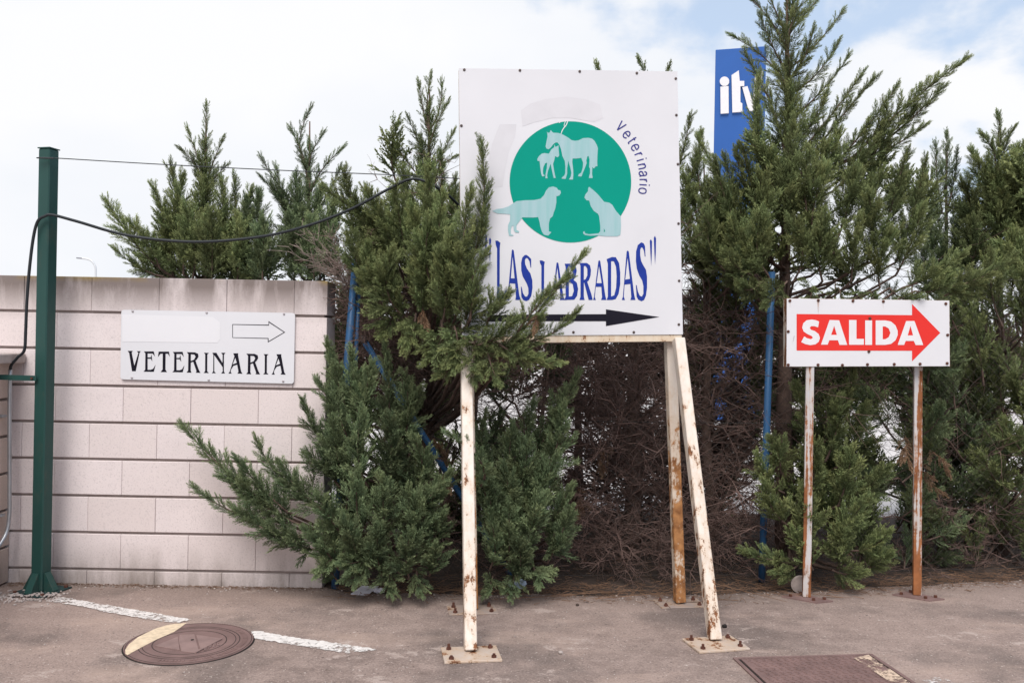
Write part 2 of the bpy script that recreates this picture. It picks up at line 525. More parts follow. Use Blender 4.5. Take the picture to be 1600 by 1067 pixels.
# a rust run below a bolt: translucent streak of its own shape
def streak_mat():
    m, N, L, b = new_mat('rust_run')
    b.inputs['Base Color'].default_value = (0.42, 0.19, 0.07, 1)
    b.inputs['Roughness'].default_value = 0.8
    k = noise(N, L, 45, 5, 0.7, sc=(1, 1, 0.15))
    L.new(ramp(N, L, k, [(0.40, 0.0), (0.75, 0.75)]), b.inputs['Alpha'])
streak_mat()

# ------------------------------------------------------------------ the ground
def sheet(name, pts, z, mat, kind='structure', label=None, cat=None):
    o = flat(name, [[(p[0], p[1], z) for p in pts]], mat, None, base=(0, 0, z))
    tag(o, label, cat, None, kind)
    return o

sheet('ground', [(-400, -60), (400, -60), (400, 900), (-400, 900)], -0.012, 'yard', label='pale concrete yard ground reaching away behind the hedge', cat='ground')
soil_pts = [(-1.15, 5.2), (4.6, 5.5), (9, 6.6), (9, 8.0), (-3.6, 8.0), (-3.6, 5.55), (-1.15, 5.55)]
sheet('soil_bed', soil_pts, -0.006, 'soil', label='dark bare soil bed under the cypress hedge', cat='soil')
edge = [(-1.12, 5.40), (-0.87, 5.27), (-0.4, 5.29), (0.1, 5.31), (0.78, 5.33), (1.5, 5.44), (2.1, 5.56), (2.8, 5.73), (3.4, 5.88), (4.5, 6.1), (9, 7.0)]
e2 = []
for i in range(len(edge) - 1):
    for k in range(14):
        t = k / 14
        x = edge[i][0] * (1 - t) + edge[i + 1][0] * t
        y = edge[i][1] * (1 - t) + edge[i + 1][1] * t
        e2.append((x, y + random.uniform(-0.012, 0.012) + 0.02 * math.sin(x * 9)))
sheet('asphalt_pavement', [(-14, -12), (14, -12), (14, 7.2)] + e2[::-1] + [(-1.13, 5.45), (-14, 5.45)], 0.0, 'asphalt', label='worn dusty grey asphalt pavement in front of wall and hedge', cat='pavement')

def ground_px(name, frame, sc, pts, z, mat, label, cat, kind='structure'):
    q0 = [G(frame[0] + x / sc, frame[1] + y / sc, z) for x, y in pts]
    q = []
    for i, p in enumerate(q0):
        p2 = q0[(i + 1) % len(q0)]
        m = max(1, int(np.linalg.norm(p2 - p) / 0.012))
        for k in range(m):
            e = p + (p2 - p) * k / m
            q.append(e + np.array([random.gauss(0, 0.003), random.gauss(0, 0.0045), 0]))
    o = flat(name, [q], mat, None, base=(q[0][0], q[0][1], z))
    return tag(o, label, cat, None, kind)

ground_px('painted_line', (60, 880), 2.963, [(50, 172), (112, 155), (270, 183), (440, 213), (560, 232), (705, 258), (640, 275), (500, 256), (330, 226), (180, 195)], 0.004, 'line_paint',
          'worn white painted line running from green post to round manhole cover', 'road marking')
ground_px('painted_line', (60, 880), 2.963, [(985, 310), (1010, 310), (1200, 343), (1460, 379), (1570, 398), (1430, 414), (1200, 378), (1000, 346)], 0.004, 'line_paint',
          'worn white painted line fading out between manhole cover and flaking leg', 'road marking')
ground_px('painted_line', (1100, 900), 3.2, [(1090, 515), (1180, 505), (1260, 530), (1500, 620), (1700, 720), (1560, 740), (1300, 640), (1130, 545)], 0.004, 'line_paint_faded',
          'faint worn white paint patch near the square iron cover', 'road marking')

# ------------------------------------------------------------------ concrete block wall (each block its own piece)
PITCH, GROOVE, BL = 0.2187, 0.016, 0.4027
WX1, WY0, WY1, WTOP = -1.105, 5.37, 5.62, 1.829
block_cache = {}
def block_mesh(lx, ly, lz, mat, bev=0.0025):
    key = (round(lx, 4), round(ly, 4), round(lz, 4), mat)
    if key not in block_cache:
        bm = bmesh.new()
        bmesh.ops.create_cube(bm, size=1.0)
        for v in bm.verts:
            v.co = Vector((v.co.x * lx, v.co.y * ly, (v.co.z + 0.5) * lz))
        bmesh.ops.bevel(bm, geom=list(bm.edges), offset=bev, segments=1, affect='EDGES')
        me = bpy.data.meshes.new('block'); bm.to_mesh(me); bm.free()
        me.materials.append(MAT[mat])
        block_cache[key] = me
    return block_cache[key]

def place_block(parent, cx, cy, z0, lx, ly, lz, mat, name='block', bev=0.0025):
    o = bpy.data.objects.new(name, block_mesh(lx, ly, lz, mat, bev))
    COL.objects.link(o)
    o.parent = parent
    o.location = Vector((cx, cy, z0)) - Vector(base_of(parent))
    return o

wall = thing('block_wall', (-2.3, 5.495, 0), 'tall pale pinkish concrete block wall with recessed courses behind green post', 'wall')
MB().box((-4.7, WY0 + 0.016, -0.05), (WX1 - 0.02, WY1 - 0.024, WTOP - 0.02)).build('mortar_core', 'mortar', wall)
JX = (139 - 800) / 262.0 + 0.012        # a joint of the odd courses
row = 0
ztop = WTOP
while ztop > 0.02:
    z0 = max(ztop - PITCH + GROOVE, -0.04)
    start = JX if row % 2 == 0 else JX + BL / 2 - 0.002
    xs = [start + BL * k for k in range(-6, 6)]
    xs = [x for x in xs if -4.7 < x < WX1 - 0.05] + [WX1]
    for a, b in zip(xs[:-1], xs[1:]):
        g = 0.0016
        ln = b - a - g
        jit = random.uniform(-0.0018, 0.0018)
        place_block(wall, a + g / 2 + ln / 2, (WY0 + WY1) / 2 + jit, z0, ln, WY1 - WY0, ztop - z0, 'block')
    ztop -= PITCH
    row += 1

low = thing('block_wall', (-3.2, 4.4, 0), 'lower tan block wall with overhanging coping stones at the grey conduit', 'wall')
LX1 = -2.975
MB().box((LX1 - 0.226, 3.0, -0.05), (LX1 - 0.024, 5.36, 1.29)).build('mortar_core', 'mortar', low)
ztop, row = 1.306, 0
while ztop > 0.02:
    z0 = max(ztop - PITCH + GROOVE, -0.04)
    ys = [5.365 - BL * k - (BL / 2 if row % 2 else 0) for k in range(-1, 7)]
    ys = [5.365] + [y for y in ys if 3.05 < y < 5.32] + [2.99]
    for a, b in zip(ys[:-1], ys[1:]):
        ln = a - b - 0.0035
        place_block(low, LX1 - 0.125 + random.uniform(-0.0018, 0.0018), (a + b) / 2, z0, 0.25, ln, ztop - z0, 'block_tan')
    ztop -= PITCH
    row += 1
for k in range(5):
    y1 = 5.362 - 0.48 * k
    place_block(low, LX1 - 0.125, y1 - 0.238, 1.309, 0.42, 0.474, 0.058, 'coping', 'coping_stone', 0.006)

# ------------------------------------------------------------------ green steel post with gussets
gp = thing('steel_post', (-2.689, 5.177, 0), 'dark green square steel post with gusset plates at its foot', 'post')
bx, by = -2.689, 5.19
w = 0.077
th = math.radians(-14)
def rot(x, y): return (bx + x * math.cos(th) - y * math.sin(th), by + x * math.sin(th) + y * math.cos(th))
def rbox(mb, x0, x1, y0, y1, z0, z1, lean=0.0):
    c = [rot(x0, y0), rot(x1, y0), rot(x1, y1), rot(x0, y1)]
    return mb.hexa([(p[0], p[1], z0) for p in c] + [(p[0] + lean, p[1], z1) for p in c])
rbox(MB(), -w / 2, w / 2, -w / 2, w / 2, 0.01, 2.545).build('shaft', 'green_paint', gp, bevel=0.006)
rbox(MB(), -w / 2 - .003, w / 2 + .003, -w / 2 - .003, w / 2 + .003, 2.546, 2.552).build('cap', 'green_paint', gp)
rbox(MB(), -0.115, 0.115, -0.115, 0.115, 0.0005, 0.009).build('base_plate', 'green_plate', gp)
def gusset(dx, dy):
    mb = MB()
    L_, H_, T_ = 0.062, 0.115, 0.022
    px, py = -dy, dx
    s = w / 2 + 0.001
    q = []
    for sgn in (-1, 1):
        ox, oy = px * T_ * sgn, py * T_ * sgn
        for (r, z) in ((s, 0.010), (s + L_, 0.010), (s + L_, 0.018), (s + 0.006, H_), (s, H_)):
            X, Y = rot(dx * r + ox, dy * r + oy)
            q.append((X, Y, z))
    mb.add(q, [(0, 1, 2, 3, 4), (9, 8, 7, 6, 5), (0, 5, 6, 1), (1, 6, 7, 2), (2, 7, 8, 3), (3, 8, 9, 4), (4, 9, 5, 0)])
    mb.build('gusset', 'green_paint', gp)
for d in ((1, 0), (-1, 0), (0, 1), (0, -1)): gusset(*d)
for sx_ in (-1, 1):
    for sy_ in (-1, 1):
        X, Y = rot(0.092 * sx_, 0.092 * sy_)
        MB().disc((X, Y, 0.009), 0.011, 0.012, 6).build('anchor_bolt', 'rust_bolt', gp)
# bracket to the low wall
pa, pb = P(57, 591, 5.14), P(-6, 589, 5.14)
MB().bar(pa, pb, 0.03, 0.006, (0, 0, 1)).build('bracket', 'green_paint', gp)
MB().disc(P(50, 591, 5.137), 0.007, -0.008, 6, (0, 1, 0)).build('bracket_bolt', 'rust_bolt', gp)

# conduit, cable and thin wire
cx = [P(16, 577, 5.24), P(15, 640, 5.24), P(15, 740, 5.24), P(15, 800, 5.24), P(12, 825, 5.23), P(5, 842, 5.2), P(-8, 858, 5.15), P(-40, 872, 5.05)]
cx = [np.array([max(p[0], LX1 + 0.018), p[1], p[2]]) if i < 5 else p for i, p in enumerate(cx)]
con = thing('conduit_pipe', (cx[0][0], cx[0][1], 0.3), 'grey metal conduit pipe clipped to the low tan wall', 'pipe')
MB().tube(catmull(cx[:4]) + catmull(cx[3:], 5)[1:], 0.0115, 10).build('pipe', 'galvanised', con, smooth=True)
for py in (650, 805):
    c = P(15, py, 5.24)
    MB().box((LX1 - 0.001, c[1] - 0.022, c[2] - 0.008), (LX1 + 0.034, c[1] + 0.022, c[2] + 0.008)).build('clip', 'galvanised', con, bevel=0.003)
cab = [(16, 578, 5.24), (18, 570, 5.22), (28, 558, 5.2), (38, 547, 5.18), (40, 520, 5.17), (42, 470, 5.16), (46, 420, 5.15), (52, 372, 5.14), (59, 346, 5.125), (70, 338, 5.115), (82, 336, 5.12), (120, 346, 5.16), (200, 368, 5.25), (300, 378, 5.28), (400, 371, 5.27), (480, 353, 5.22), (550, 326, 5.2), (610, 294, 5.17), (642, 280, 5.16), (668, 285, 5.16), (700, 305, 5.2), (740, 345, 5.5)]
cp = catmull([P(*c) for c in cab], 6)
tag(MB().tube(cp, 0.0085, 8).build('power_cable', 'rubber', None, smooth=True), 'black cable drooping from the conduit over the green post into the cypress', 'cable')
wp = [P(57, 247, 5.13), P(64, 246.5, 5.125), P(90, 247.5, 5.13), P(250, 257, 5.2), P(430, 266, 5.22), P(600, 273, 5.25), P(730, 280, 5.3)]
wr = MB().tube(catmull(wp, 6), 0.0028, 6)
for t in (0, 1): wr.tube([P(58 + 2 * t, 247, 5.12), P(84, 247 + t, 5.12)], 0.004, 6)
tag(wr.build('steel_wire', 'wire', None), 'thin taut wire from the top of the green post to the cypress', 'wire')

# ------------------------------------------------------------------ printing on signs
class Ink:
    def __init__(self, plane, parent):
        self.pl, self.parent = plane, parent
    def poly(self, name, frame, sc, loops, mat, off):
        q = [[self.pl.hit(frame[0] + x / sc, frame[1] + y / sc, off) for x, y in L] for L in loops]
        return flat(name, q, mat, self.parent)
    def line(self, name, frame, sc, pts, mat, off, k=6):
        o = stroke(pts, k); n = len(o) // 2
        q = [self.pl.hit(frame[0] + x / sc, frame[1] + y / sc, off) for x, y in o]
        mb = MB().add(q, [(i, i + 1, 2 * n - 2 - i, 2 * n - 1 - i) for i in range(n - 1)])
        return mb.build(name, mat, self.parent)
    def bolts(self, frame, sc, pts, mat, r=0.009, h=0.006, name='bolt', off=0.0):
        for x, y in pts:
            c = self.pl.hit(frame[0] + x / sc, frame[1] + y / sc, off)
            MB().tube([c, c + self.pl.n * h * 0.6, c + self.pl.n * h], [r, r, r * 0.55], 10).build(name, mat, self.parent)

def panel(plane, corners, th, r=0.0):
    """plate behind the plane's front face: corners in pixels, thickness backwards"""
    q = [plane.hit(*c) for c in corners]
    mb = MB()
    n = len(q)
    mb.add(q + [p - plane.n * th for p in q], [tuple(range(n)), tuple(range(2 * n - 1, n - 1, -1))] + [(i, (i + 1) % n, n + (i + 1) % n, n + i) for i in range(n)])
    return mb

def rounded(c4, rx):
    out_ = []
    for i in range(4):
        p, a, b = np.array(c4[i], float), np.array(c4[i - 1], float), np.array(c4[(i + 1) % 4], float)
        da, db = (a - p) / np.linalg.norm(a - p), (b - p) / np.linalg.norm(b - p)
        for k in range(5):
            t = k / 4
            out_.append(tuple(p + da * rx * (1 - t) ** 2 + db * rx * t ** 2))
    return out_

# --- VETERINARIA sign on the block wall
vp = Plane((-2.0, WY0 - 0.016, 0), (1, 0, 0))
c = vp.hit(324, 598)
vet = thing('wall_sign', (c[0], c[1], c[2]), 'white VETERINARIA sign with outlined arrow screwed to the block wall', 'sign')
panel(vp, rounded([(189.5, 484), (461, 489), (459, 599.5), (188, 592.5)], 5), 0.006).build('panel', 'sign_white', vet)
for px, py in ((206, 487), (440, 492), (206, 589), (440, 594)):
    q = vp.hit(px, py); MB().box((q[0] - 0.012, q[1] + 0.0065, q[2] - 0.012), (q[0] + 0.012, WY0 + 0.001, q[2] + 0.012)).build('spacer', 'sign_edge', vet)
ink = Ink(vp, vet)
fa, sa = (185, 530), 11.034
fb, sb = (320, 480), 8.89
E1 = [(440, 210), (610, 208), (632, 300), (592, 247), (505, 245), (505, 314), (556, 312), (572, 262), (586, 382), (560, 337), (505, 335), (505, 525), (560, 525), (600, 508), (642, 438), (612, 560), (434, 558), (462, 525), (466, 245)]
R1 = [[(1180, 222), (1320, 225), (1375, 250), (1382, 300), (1352, 350), (1330, 367), (1385, 520), (1415, 578), (1335, 575), (1347, 550), (1290, 387), (1250, 402), (1247, 540), (1262, 575), (1175, 572), (1202, 540), (1207, 260)],
      [(1250, 258), (1250, 375), (1305, 350), (1332, 300), (1310, 264)]]
I1 = [(1475, 232), (1562, 235), (1535, 260), (1532, 550), (1560, 582), (1470, 580), (1495, 550), (1497, 260)]
A1 = [[(395, 640), (465, 638), (462, 660), (505, 890), (525, 922), (452, 920), (468, 895), (450, 797), (400, 812), (366, 862), (360, 895), (375, 920), (328, 920), (348, 890), (412, 680)], [(424, 700), (388, 792), (444, 772)]]
def shift(L, dx, dy): return [(x + dx, y + dy) for x, y in L]
ink.poly('letter', fa, sa, [[(160, 200), (248, 200), (230, 230), (276, 455), (345, 235), (318, 205), (385, 205), (363, 240), (300, 550), (235, 550), (186, 235)]], 'black_print', 0.001)
ink.poly('letter', fa, sa, [E1], 'black_print', 0.001)
ink.poly('letter', fa, sa, [[(695, 212), (872, 212), (888, 305), (855, 250), (815, 248), (812, 520), (838, 565), (728, 565), (762, 520), (765, 248), (725, 250), (683, 308)]], 'black_print', 0.001)
ink.poly('letter', fa, sa, [shift(E1, 498, 8)], 'black_print', 0.001)
ink.poly('letter', fa, sa, R1, 'black_print', 0.001)
ink.poly('letter', fa, sa, [I1], 'black_print', 0.001)
ink.poly('letter', fb, sb, [[(105, 632), (162, 632), (246, 772), (248, 660), (228, 632), (287, 632), (266, 660), (266, 890), (282, 918), (228, 918), (249, 890), (248, 832), (132, 665), (132, 890), (154, 915), (97, 915), (117, 890), (119, 660)]], 'black_print', 0.001)
ink.poly('letter', fb, sb, A1, 'black_print', 0.001)
k = sb / sa
R2 = [[(575 + (x - 1175) * k, 645 + (y - 222) * k) for x, y in L] for L in R1]
ink.poly('letter', fb, sb, R2, 'black_print', 0.001)
ink.poly('letter', fb, sb, [[(812 + (x - 1470) * k, 650 + (y - 232) * k) for x, y in I1]], 'black_print', 0.001)
ink.poly('letter', fb, sb, [shift(L, 600, 13) for L in A1], 'black_print', 0.001)
ar = [(383, 235), (885, 243), (885, 192), (1117, 347), (876, 490), (876, 438), (383, 424)]
ai = [(391, 243), (892, 254), (893, 213), (1098, 347), (886, 472), (886, 428), (391, 418)]
ink.poly('arrow_outline', fb, sb, [ar, ai[::-1]], 'black_print', 0.001)
ink.poly('blank_patch', (160, 420), 4.0, [[(125, 285), (690, 300), (735, 335), (735, 440), (720, 462), (125, 455)]], 'sign_patch', 0.001)
ink.bolts((160, 420), 4.0, [(190, 265), (652, 274), (1135, 282), (185, 680), (665, 694), (1130, 702)], 'bolt_grey', 0.007, 0.005, 'screw')

# --- the big board on its steel frame
A = G(738, 953); B = G(1062, 943)
tdir = (B - A) / np.linalg.norm(B - A)
bp = Plane(A + np.array([0, -0.075, 0]), tdir)
fwd = bp.n
brd = thing('standing_sign', tuple((A + B) / 2), 'tall white sign board LAS LABRADAS with green disc of animals on flaking steel legs', 'sign')
BC = [(717, 107), (1058.5, 112), (1067, 522.5), (722, 525)]
panel(bp, BC, 0.004).build('panel', 'sign_white', brd)
q = [bp.hit(*c, -0.0045) for c in BC]
# frame of square tube behind the panel
def inset(p, a, b, k): return p + (a - p) / np.linalg.norm(a - p) * k + (b - p) / np.linalg.norm(b - p) * k
qi = [inset(q[i], q[i - 1], q[(i + 1) % 4], 0.021) - fwd * 0.021 for i in range(4)]
names = ['frame_rail'] * 4
for i in range(4):
    a, b = qi[i], qi[(i + 1) % 4]
    if i == 2:   # bottom rail hangs just below the sheet
        a, b = a - np.array([0, 0, 0.042]), b - np.array([0, 0, 0.042])
    d = (b - a) / np.linalg.norm(b - a)
    ext = 0.019 if i in (0, 2) else -0.0215
    MB().bar(a - d * ext, b + d * ext, 0.04, 0.04, fwd).build('frame_rail', 'rust_frame' if i == 2 else 'flaked_white', brd, bevel=0.003)
# rear uprights, front braces, foot plates
tl, tr_, br_, bl_ = q
def plate(c, w_, d_, mat, dirx, h=0.012):
    t = np.array([dirx[0], dirx[1], 0.0]); u = np.array([-t[1], t[0], 0])
    o = [c + t * w_ / 2 * i + u * d_ / 2 * j for i, j in ((-1, -1), (1, -1), (1, 1), (-1, 1))]
    mb = MB().hexa([tuple(p + np.array([0, 0, 0.0005])) for p in o] + [tuple(p + np.array([0, 0, h])) for p in o])
    pl = mb.build('foot_plate', mat, brd, bevel=0.002)
    for i, j in ((-1, -1), (1, -1), (1, 1), (-1, 1)):
        p = c + t * (w_ / 2 - 0.035) * i + u * (d_ / 2 - 0.035) * j
        m2 = MB().disc((p[0], p[1], h), 0.013, 0.009, 6)
        m2.disc((p[0], p[1], h + 0.009), 0.007, 0.006 + 0.012 * random.random(), 8)
        m2.build('anchor_bolt', 'rust_bolt', pl)
rl0, rr0 = A.copy(), B.copy()
rl1 = bp.hit(732, 470) - fwd * 0.08; rr1 = bp.hit(1052, 470) - fwd * 0.08
for p0, p1, mt in ((rl0, rl1, 'rusty_post'), (rr0, rr1, 'rusty_post')):
    MB().bar(p0 + np.array([0, 0, 0.0125]), p1, 0.058, 0.058, tdir).build('upright', mt, brd, bevel=0.004)
    plate(p0, 0.27, 0.17, 'dusty_plate', tdir, 0.005)
fl0, fr0 = G(735, 1020), G(1117, 1003)
fl1 = P(728, 538, 4.86); fr1 = P(1060, 531, 5.06)
fl1[2] -= 0.01; fr1[2] += 0.005
for p0, p1, mt, cc in ((fl0, fl1, 'flaked_white', G(736, 1024)), (fr0, fr1, 'flaked_more', G(1118, 1008))):
    MB().bar(p0 + np.array([0, 0, 0.0130]), p1, 0.059, 0.059, tdir).build('brace_leg', mt, brd, bevel=0.004)
    plate(cc, 0.27, 0.20, 'rusty_plate', tdir if p0 is fl0 else (0.97, 0.243))
ink = Ink(bp, brd)
F5, S5 = (700, 90), 4.2105
F6, S6 = (700, 320), 4.2105
ink.bolts(F5, S5, [(107, 82), (473, 86), (866, 93), (1242, 104), (1498, 140), (88, 450), (1502, 380), (1512, 702)], 'bolt', 0.0075, 0.005)
ink.bolts(F6, S6, [(1516, 124), (1520, 500), (1518, 787), (1222, 838), (825, 838), (400, 840)], 'bolt', 0.0075, 0.005)
# ghosts of peeled-off lettering
gh = [(490, 455), (480, 350), (540, 305), (640, 275), (780, 258), (900, 275), (1000, 310), (1020, 400), (960, 425), (800, 398), (680, 400), (560, 430)]
ink.poly('peeled_mark', F5, S5, [gh], 'sign_ghost', 0.0008)
gh = [(340, 440), (450, 440), (440, 520), (400, 620), (375, 740), (360, 850), (255, 860), (260, 700), (290, 570)]
ink.poly('peeled_mark', F5, S5, [gh], 'sign_ghost', 0.0008)
# disc
cxp, cyp = 891.2, 284.6
ink.poly('green_disc', (0, 0), 1.0, [[(cxp + 95 * math.cos(a), cyp + 94.6 * math.sin(a)) for a in np.linspace(0, 2 * math.pi, 96, endpoint=False)]], 'green_print', 0.0012)
def anim_mat():
    m, N, L, b = new_mat('animal_print')
    v = noise(N, L, 30, 3, 0.5, sc=(1, 1, 0.08))
    L.new(ramp(N, L, v, [(0.3, (0.25, 0.455, 0.47)), (0.7, (0.34, 0.49, 0.53))]), b.inputs['Base Color'])
    b.inputs['Roughness'].default_value = 0.4
anim_mat()
FH, SH = (820, 190), 10.671
mare = [(365, 170), (385, 192), (415, 188), (430, 145), (470, 190), (560, 195), (640, 225), (720, 270), (780, 315), (840, 325), (900, 315), (970, 280), (1060, 275), (1120, 290), (1160, 325), (1200, 395), (1218, 450), (1210, 560), (1206, 690), (1210, 748), (1180, 752), (1150, 788), (1125, 762), (1120, 870), (1130, 945), (1068, 945), (1070, 915), (1085, 870), (1085, 790), (1070, 765), (1078, 640), (1060, 575), (1040, 590), (1025, 650), (1030, 700), (1000, 780), (965, 860), (945, 920), (885, 915), (900, 880), (940, 855), (965, 770), (970, 690), (940, 610), (860, 620), (795, 620), (790, 680), (805, 800), (808, 900), (800, 970), (735, 970), (765, 920), (775, 860), (760, 780), (735, 700), (725, 655), (718, 700), (705, 790), (705, 870), (680, 960), (610, 955), (625, 930), (660, 900), (672, 860), (675, 760), (665, 660), (625, 580), (605, 470), (575, 395), (545, 355), (515, 352), (470, 385), (430, 440), (395, 467), (360, 455), (345, 420), (360, 340), (378, 250), (375, 205)]
foal = [(490, 385), (512, 428), (562, 400), (562, 460), (573, 570), (550, 600), (520, 590), (505, 580), (490, 650), (470, 710), (480, 780), (500, 890), (515, 945), (480, 945), (465, 880), (445, 790), (430, 710), (410, 760), (385, 830), (370, 900), (380, 950), (342, 950), (345, 880), (365, 780), (370, 690), (340, 700), (310, 760), (300, 830), (305, 880), (335, 905), (290, 920), (270, 870), (255, 760), (245, 665), (210, 660), (208, 625), (235, 580), (280, 540), (330, 530), (400, 540), (440, 470), (490, 432)]
dog = [(95, 535), (170, 500), (270, 490), (370, 455), (440, 410), (500, 370), (640, 355), (800, 350), (900, 330), (960, 270), (990, 200), (1040, 140), (1110, 125), (1170, 145), (1195, 180), (1235, 195), (1240, 235), (1215, 275), (1165, 290), (1165, 390), (1145, 500), (1120, 560), (1105, 620), (1060, 660), (1040, 740), (1040, 870), (1082, 885), (1060, 910), (1030, 945), (960, 930), (925, 880), (900, 800), (880, 700), (860, 635), (780, 642), (600, 640), (560, 690), (500, 770), (500, 850), (545, 870), (540, 895), (480, 890), (455, 850), (450, 775), (420, 790), (405, 850), (410, 920), (455, 935), (440, 950), (375, 945), (358, 850), (360, 770), (395, 690), (395, 590), (290, 580), (180, 575)]
cat_ = [(325, 130), (400, 190), (470, 255), (575, 380), (660, 395), (710, 430), (770, 530), (850, 620), (855, 780), (845, 930), (790, 955), (600, 955), (480, 940), (350, 945), (260, 935), (225, 910), (225, 880), (245, 870), (260, 905), (320, 920), (480, 905), (510, 870), (510, 780), (490, 620), (470, 580), (400, 530), (350, 450), (325, 360), (280, 355), (245, 310), (260, 260), (305, 205), (310, 150)]
ink.poly('horse_silhouette', FH, SH, [mare], 'animal_print', 0.0020)
ink.poly('foal_silhouette', FH, SH, [foal], 'animal_print', 0.0022)
ink.poly('dog_silhouette', (760, 280), SH, [dog], 'animal_print', 0.0020)
ink.poly('cat_silhouette', (890, 280), SH, [cat_, [(570, 820), (570, 890), (592, 870)]], 'animal_print', 0.0020)
ink.line('scratch', FH, SH, [(720, -20, 14), (690, 60, 15), (650, 110, 15), (620, 160, 14), (602, 215, 10)], 'sign_patch', 0.0026)
ink.line('scratch', FH, SH, [(680, -10, 9), (655, 60, 10), (662, 95, 8)], 'sign_patch', 0.0029)
ink.line('scratch', FH, SH, [(560, -8, 10), (578, 20, 20), (586, 5, 6)], 'sign_patch', 0.0026)
# Veterinario along the arc, one glyph at a time
wv = 0.115
VG = {   # strokes in x-height units, origin at the letter's centre on the baseline, y up
    'V': [[(-0.42, 1.42), (0, 0.02)], [(0.42, 1.42), (0, 0.02)]],
    'e': [[(-0.285, 0.54), (0.36, 0.54), (0.34, 0.75), (0.22, 0.95), (0, 1.02), (-0.25, 0.92), (-0.38, 0.6), (-0.36, 0.3), (-0.2, 0.06), (0.05, 0.0), (0.28, 0.1), (0.36, 0.25)]],
    't': [[(-0.05, 1.34), (-0.05, 0.2), (0.02, 0.03), (0.2, 0.03)], [(-0.22, 0.98), (0.2, 0.98)]],
    'r': [[(-0.14, 1.0), (-0.14, 0.0)], [(-0.12, 0.62), (-0.02, 0.9), (0.22, 1.0)]],
    'i': [[(0, 1.0), (0, 0.0)], [(0, 1.28), (0, 1.42)]],
    'n': [[(-0.3, 1.0), (-0.3, 0.0)], [(-0.29, 0.66), (-0.15, 0.94), (0.08, 1.0), (0.26, 0.88), (0.31, 0.6), (0.31, 0.0)]],
    'a': [[(-0.3, 0.74), (-0.18, 0.96), (0.05, 1.02), (0.24, 0.9), (0.28, 0.62), (0.28, 0.2), (0.36, 0.02)], [(0.26, 0.58), (0.0, 0.53), (-0.28, 0.44), (-0.36, 0.22), (-0.2, 0.02), (0.04, 0.03), (0.26, 0.24)]],
    'o': [[(0.0, 1.02), (-0.27, 0.9), (-0.39, 0.52), (-0.27, 0.12), (0.0, 0.0), (0.27, 0.12), (0.39, 0.52), (0.27, 0.9), (0.02, 1.02)]]}
ang = [-47.2, -39.3, -33.0, -27.0, -20.8, -16.2, -11.0, -5.0, 0.3, 3.8, 8.6]
for ch, a in zip('Veterinario', ang):
    a = math.radians(a - 0.5)
    xh = 11.4
    R0 = 106.5
    rad = np.array([math.cos(a), math.sin(a)]); tan = np.array([-math.sin(a), math.cos(a)])
    o = np.array([cxp + 1.5, cyp - 2.0]) + rad * R0
    kids = []
    for si, st in enumerate(VG[ch]):
        pp = [tuple(o + tan * x * xh * 0.92 + rad * y * xh) + (1.95,) for x, y in st]
        kids.append(pp)
    for si, kk in enumerate(kids):
        ink.line('letter' if si == 0 else 'letter_stroke', (0, 0), 1.0, kk, 'navy_print', 0.0012 + 0.0003 * si, 5)
# "LAS LABRADAS"
FA, SA = (750, 360), 6.671
FB, SB = (890, 360), 6.667
def L_(frame, sc, loops): return ink.poly('letter', frame, sc, loops, 'blue_print', 0.0012)
for f_, s_, q_ in ((FA, SA, [(55, 62), (62, 38), (73, 65), (69, 180), (58, 300), (53, 180)]), (FA, SA, [(95, 96), (104, 74), (116, 100), (112, 200), (103, 358), (96, 200)]),
                   (FB, SB, [(835, 110), (846, 92), (858, 115), (856, 240), (850, 375), (841, 240)]), (FB, SB, [(877, 80), (888, 57), (900, 85), (898, 220), (890, 360), (882, 220)])):
    ink.poly('quotation_mark', f_, s_, [q_], 'blue_print', 0.0012)
Lg = [(160, 108), (185, 108), (212, 130), (206, 180), (204, 685), (235, 683), (258, 645), (274, 600), (274, 725), (168, 725), (177, 680), (177, 190), (164, 150)]
L_(FA, SA, [Lg])
Ag = [[(331, 210), (340, 198), (352, 212), (408, 670), (424, 725), (368, 725), (374, 690), (366, 555), (312, 552), (300, 690), (308, 725), (274, 725), (288, 690)], [(340, 270), (321, 500), (360, 500)]]
L_(FA, SA, Ag)
L_(FA, SA, [[(533, 300), (533, 390), (527, 390), (515, 320), (495, 290), (478, 290), (468, 310), (470, 350), (490, 400), (525, 450), (545, 520), (547, 600), (535, 680), (510, 725), (480, 738), (450, 725), (430, 690), (426, 585), (434, 590), (448, 655), (470, 690), (490, 690), (505, 660), (503, 600), (485, 550), (445, 480), (430, 420), (428, 340), (440, 285), (465, 258), (485, 256), (510, 275)]])
def fit(L, sx0, sx1, sy0, sy1, dx0, dx1, dy0, dy1):
    return [(dx0 + (x - sx0) / (sx1 - sx0) * (dx1 - dx0), dy0 + (y - sy0) / (sy1 - sy0) * (dy1 - dy0)) for x, y in L]
L_(FA, SA, [fit(Lg, 160, 274, 108, 725, 622, 738, 314, 726)])
L_(FA, SA, [fit(l, 274, 424, 198, 725, 744, 884, 333, 726) for l in Ag])
L_(FB, SB, [[(-52, 348), (20, 346), (62, 365), (74, 420), (60, 490), (40, 515), (75, 545), (88, 610), (78, 680), (48, 722), (-55, 726), (-42, 690), (-42, 380)],
            [(-8, 378), (-8, 500), (18, 492), (34, 440), (22, 390)], [(-8, 535), (-8, 690), (25, 685), (44, 630), (32, 560)]])
L_(FB, SB, [[(104, 345), (120, 340), (180, 340), (212, 365), (222, 410), (218, 470), (200, 520), (183, 535), (228, 670), (240, 725), (198, 725), (152, 545), (148, 545), (148, 690), (156, 725), (102, 725), (113, 690), (113, 372)],
            [(148, 372), (148, 515), (165, 510), (184, 470), (184, 400), (166, 372)]])
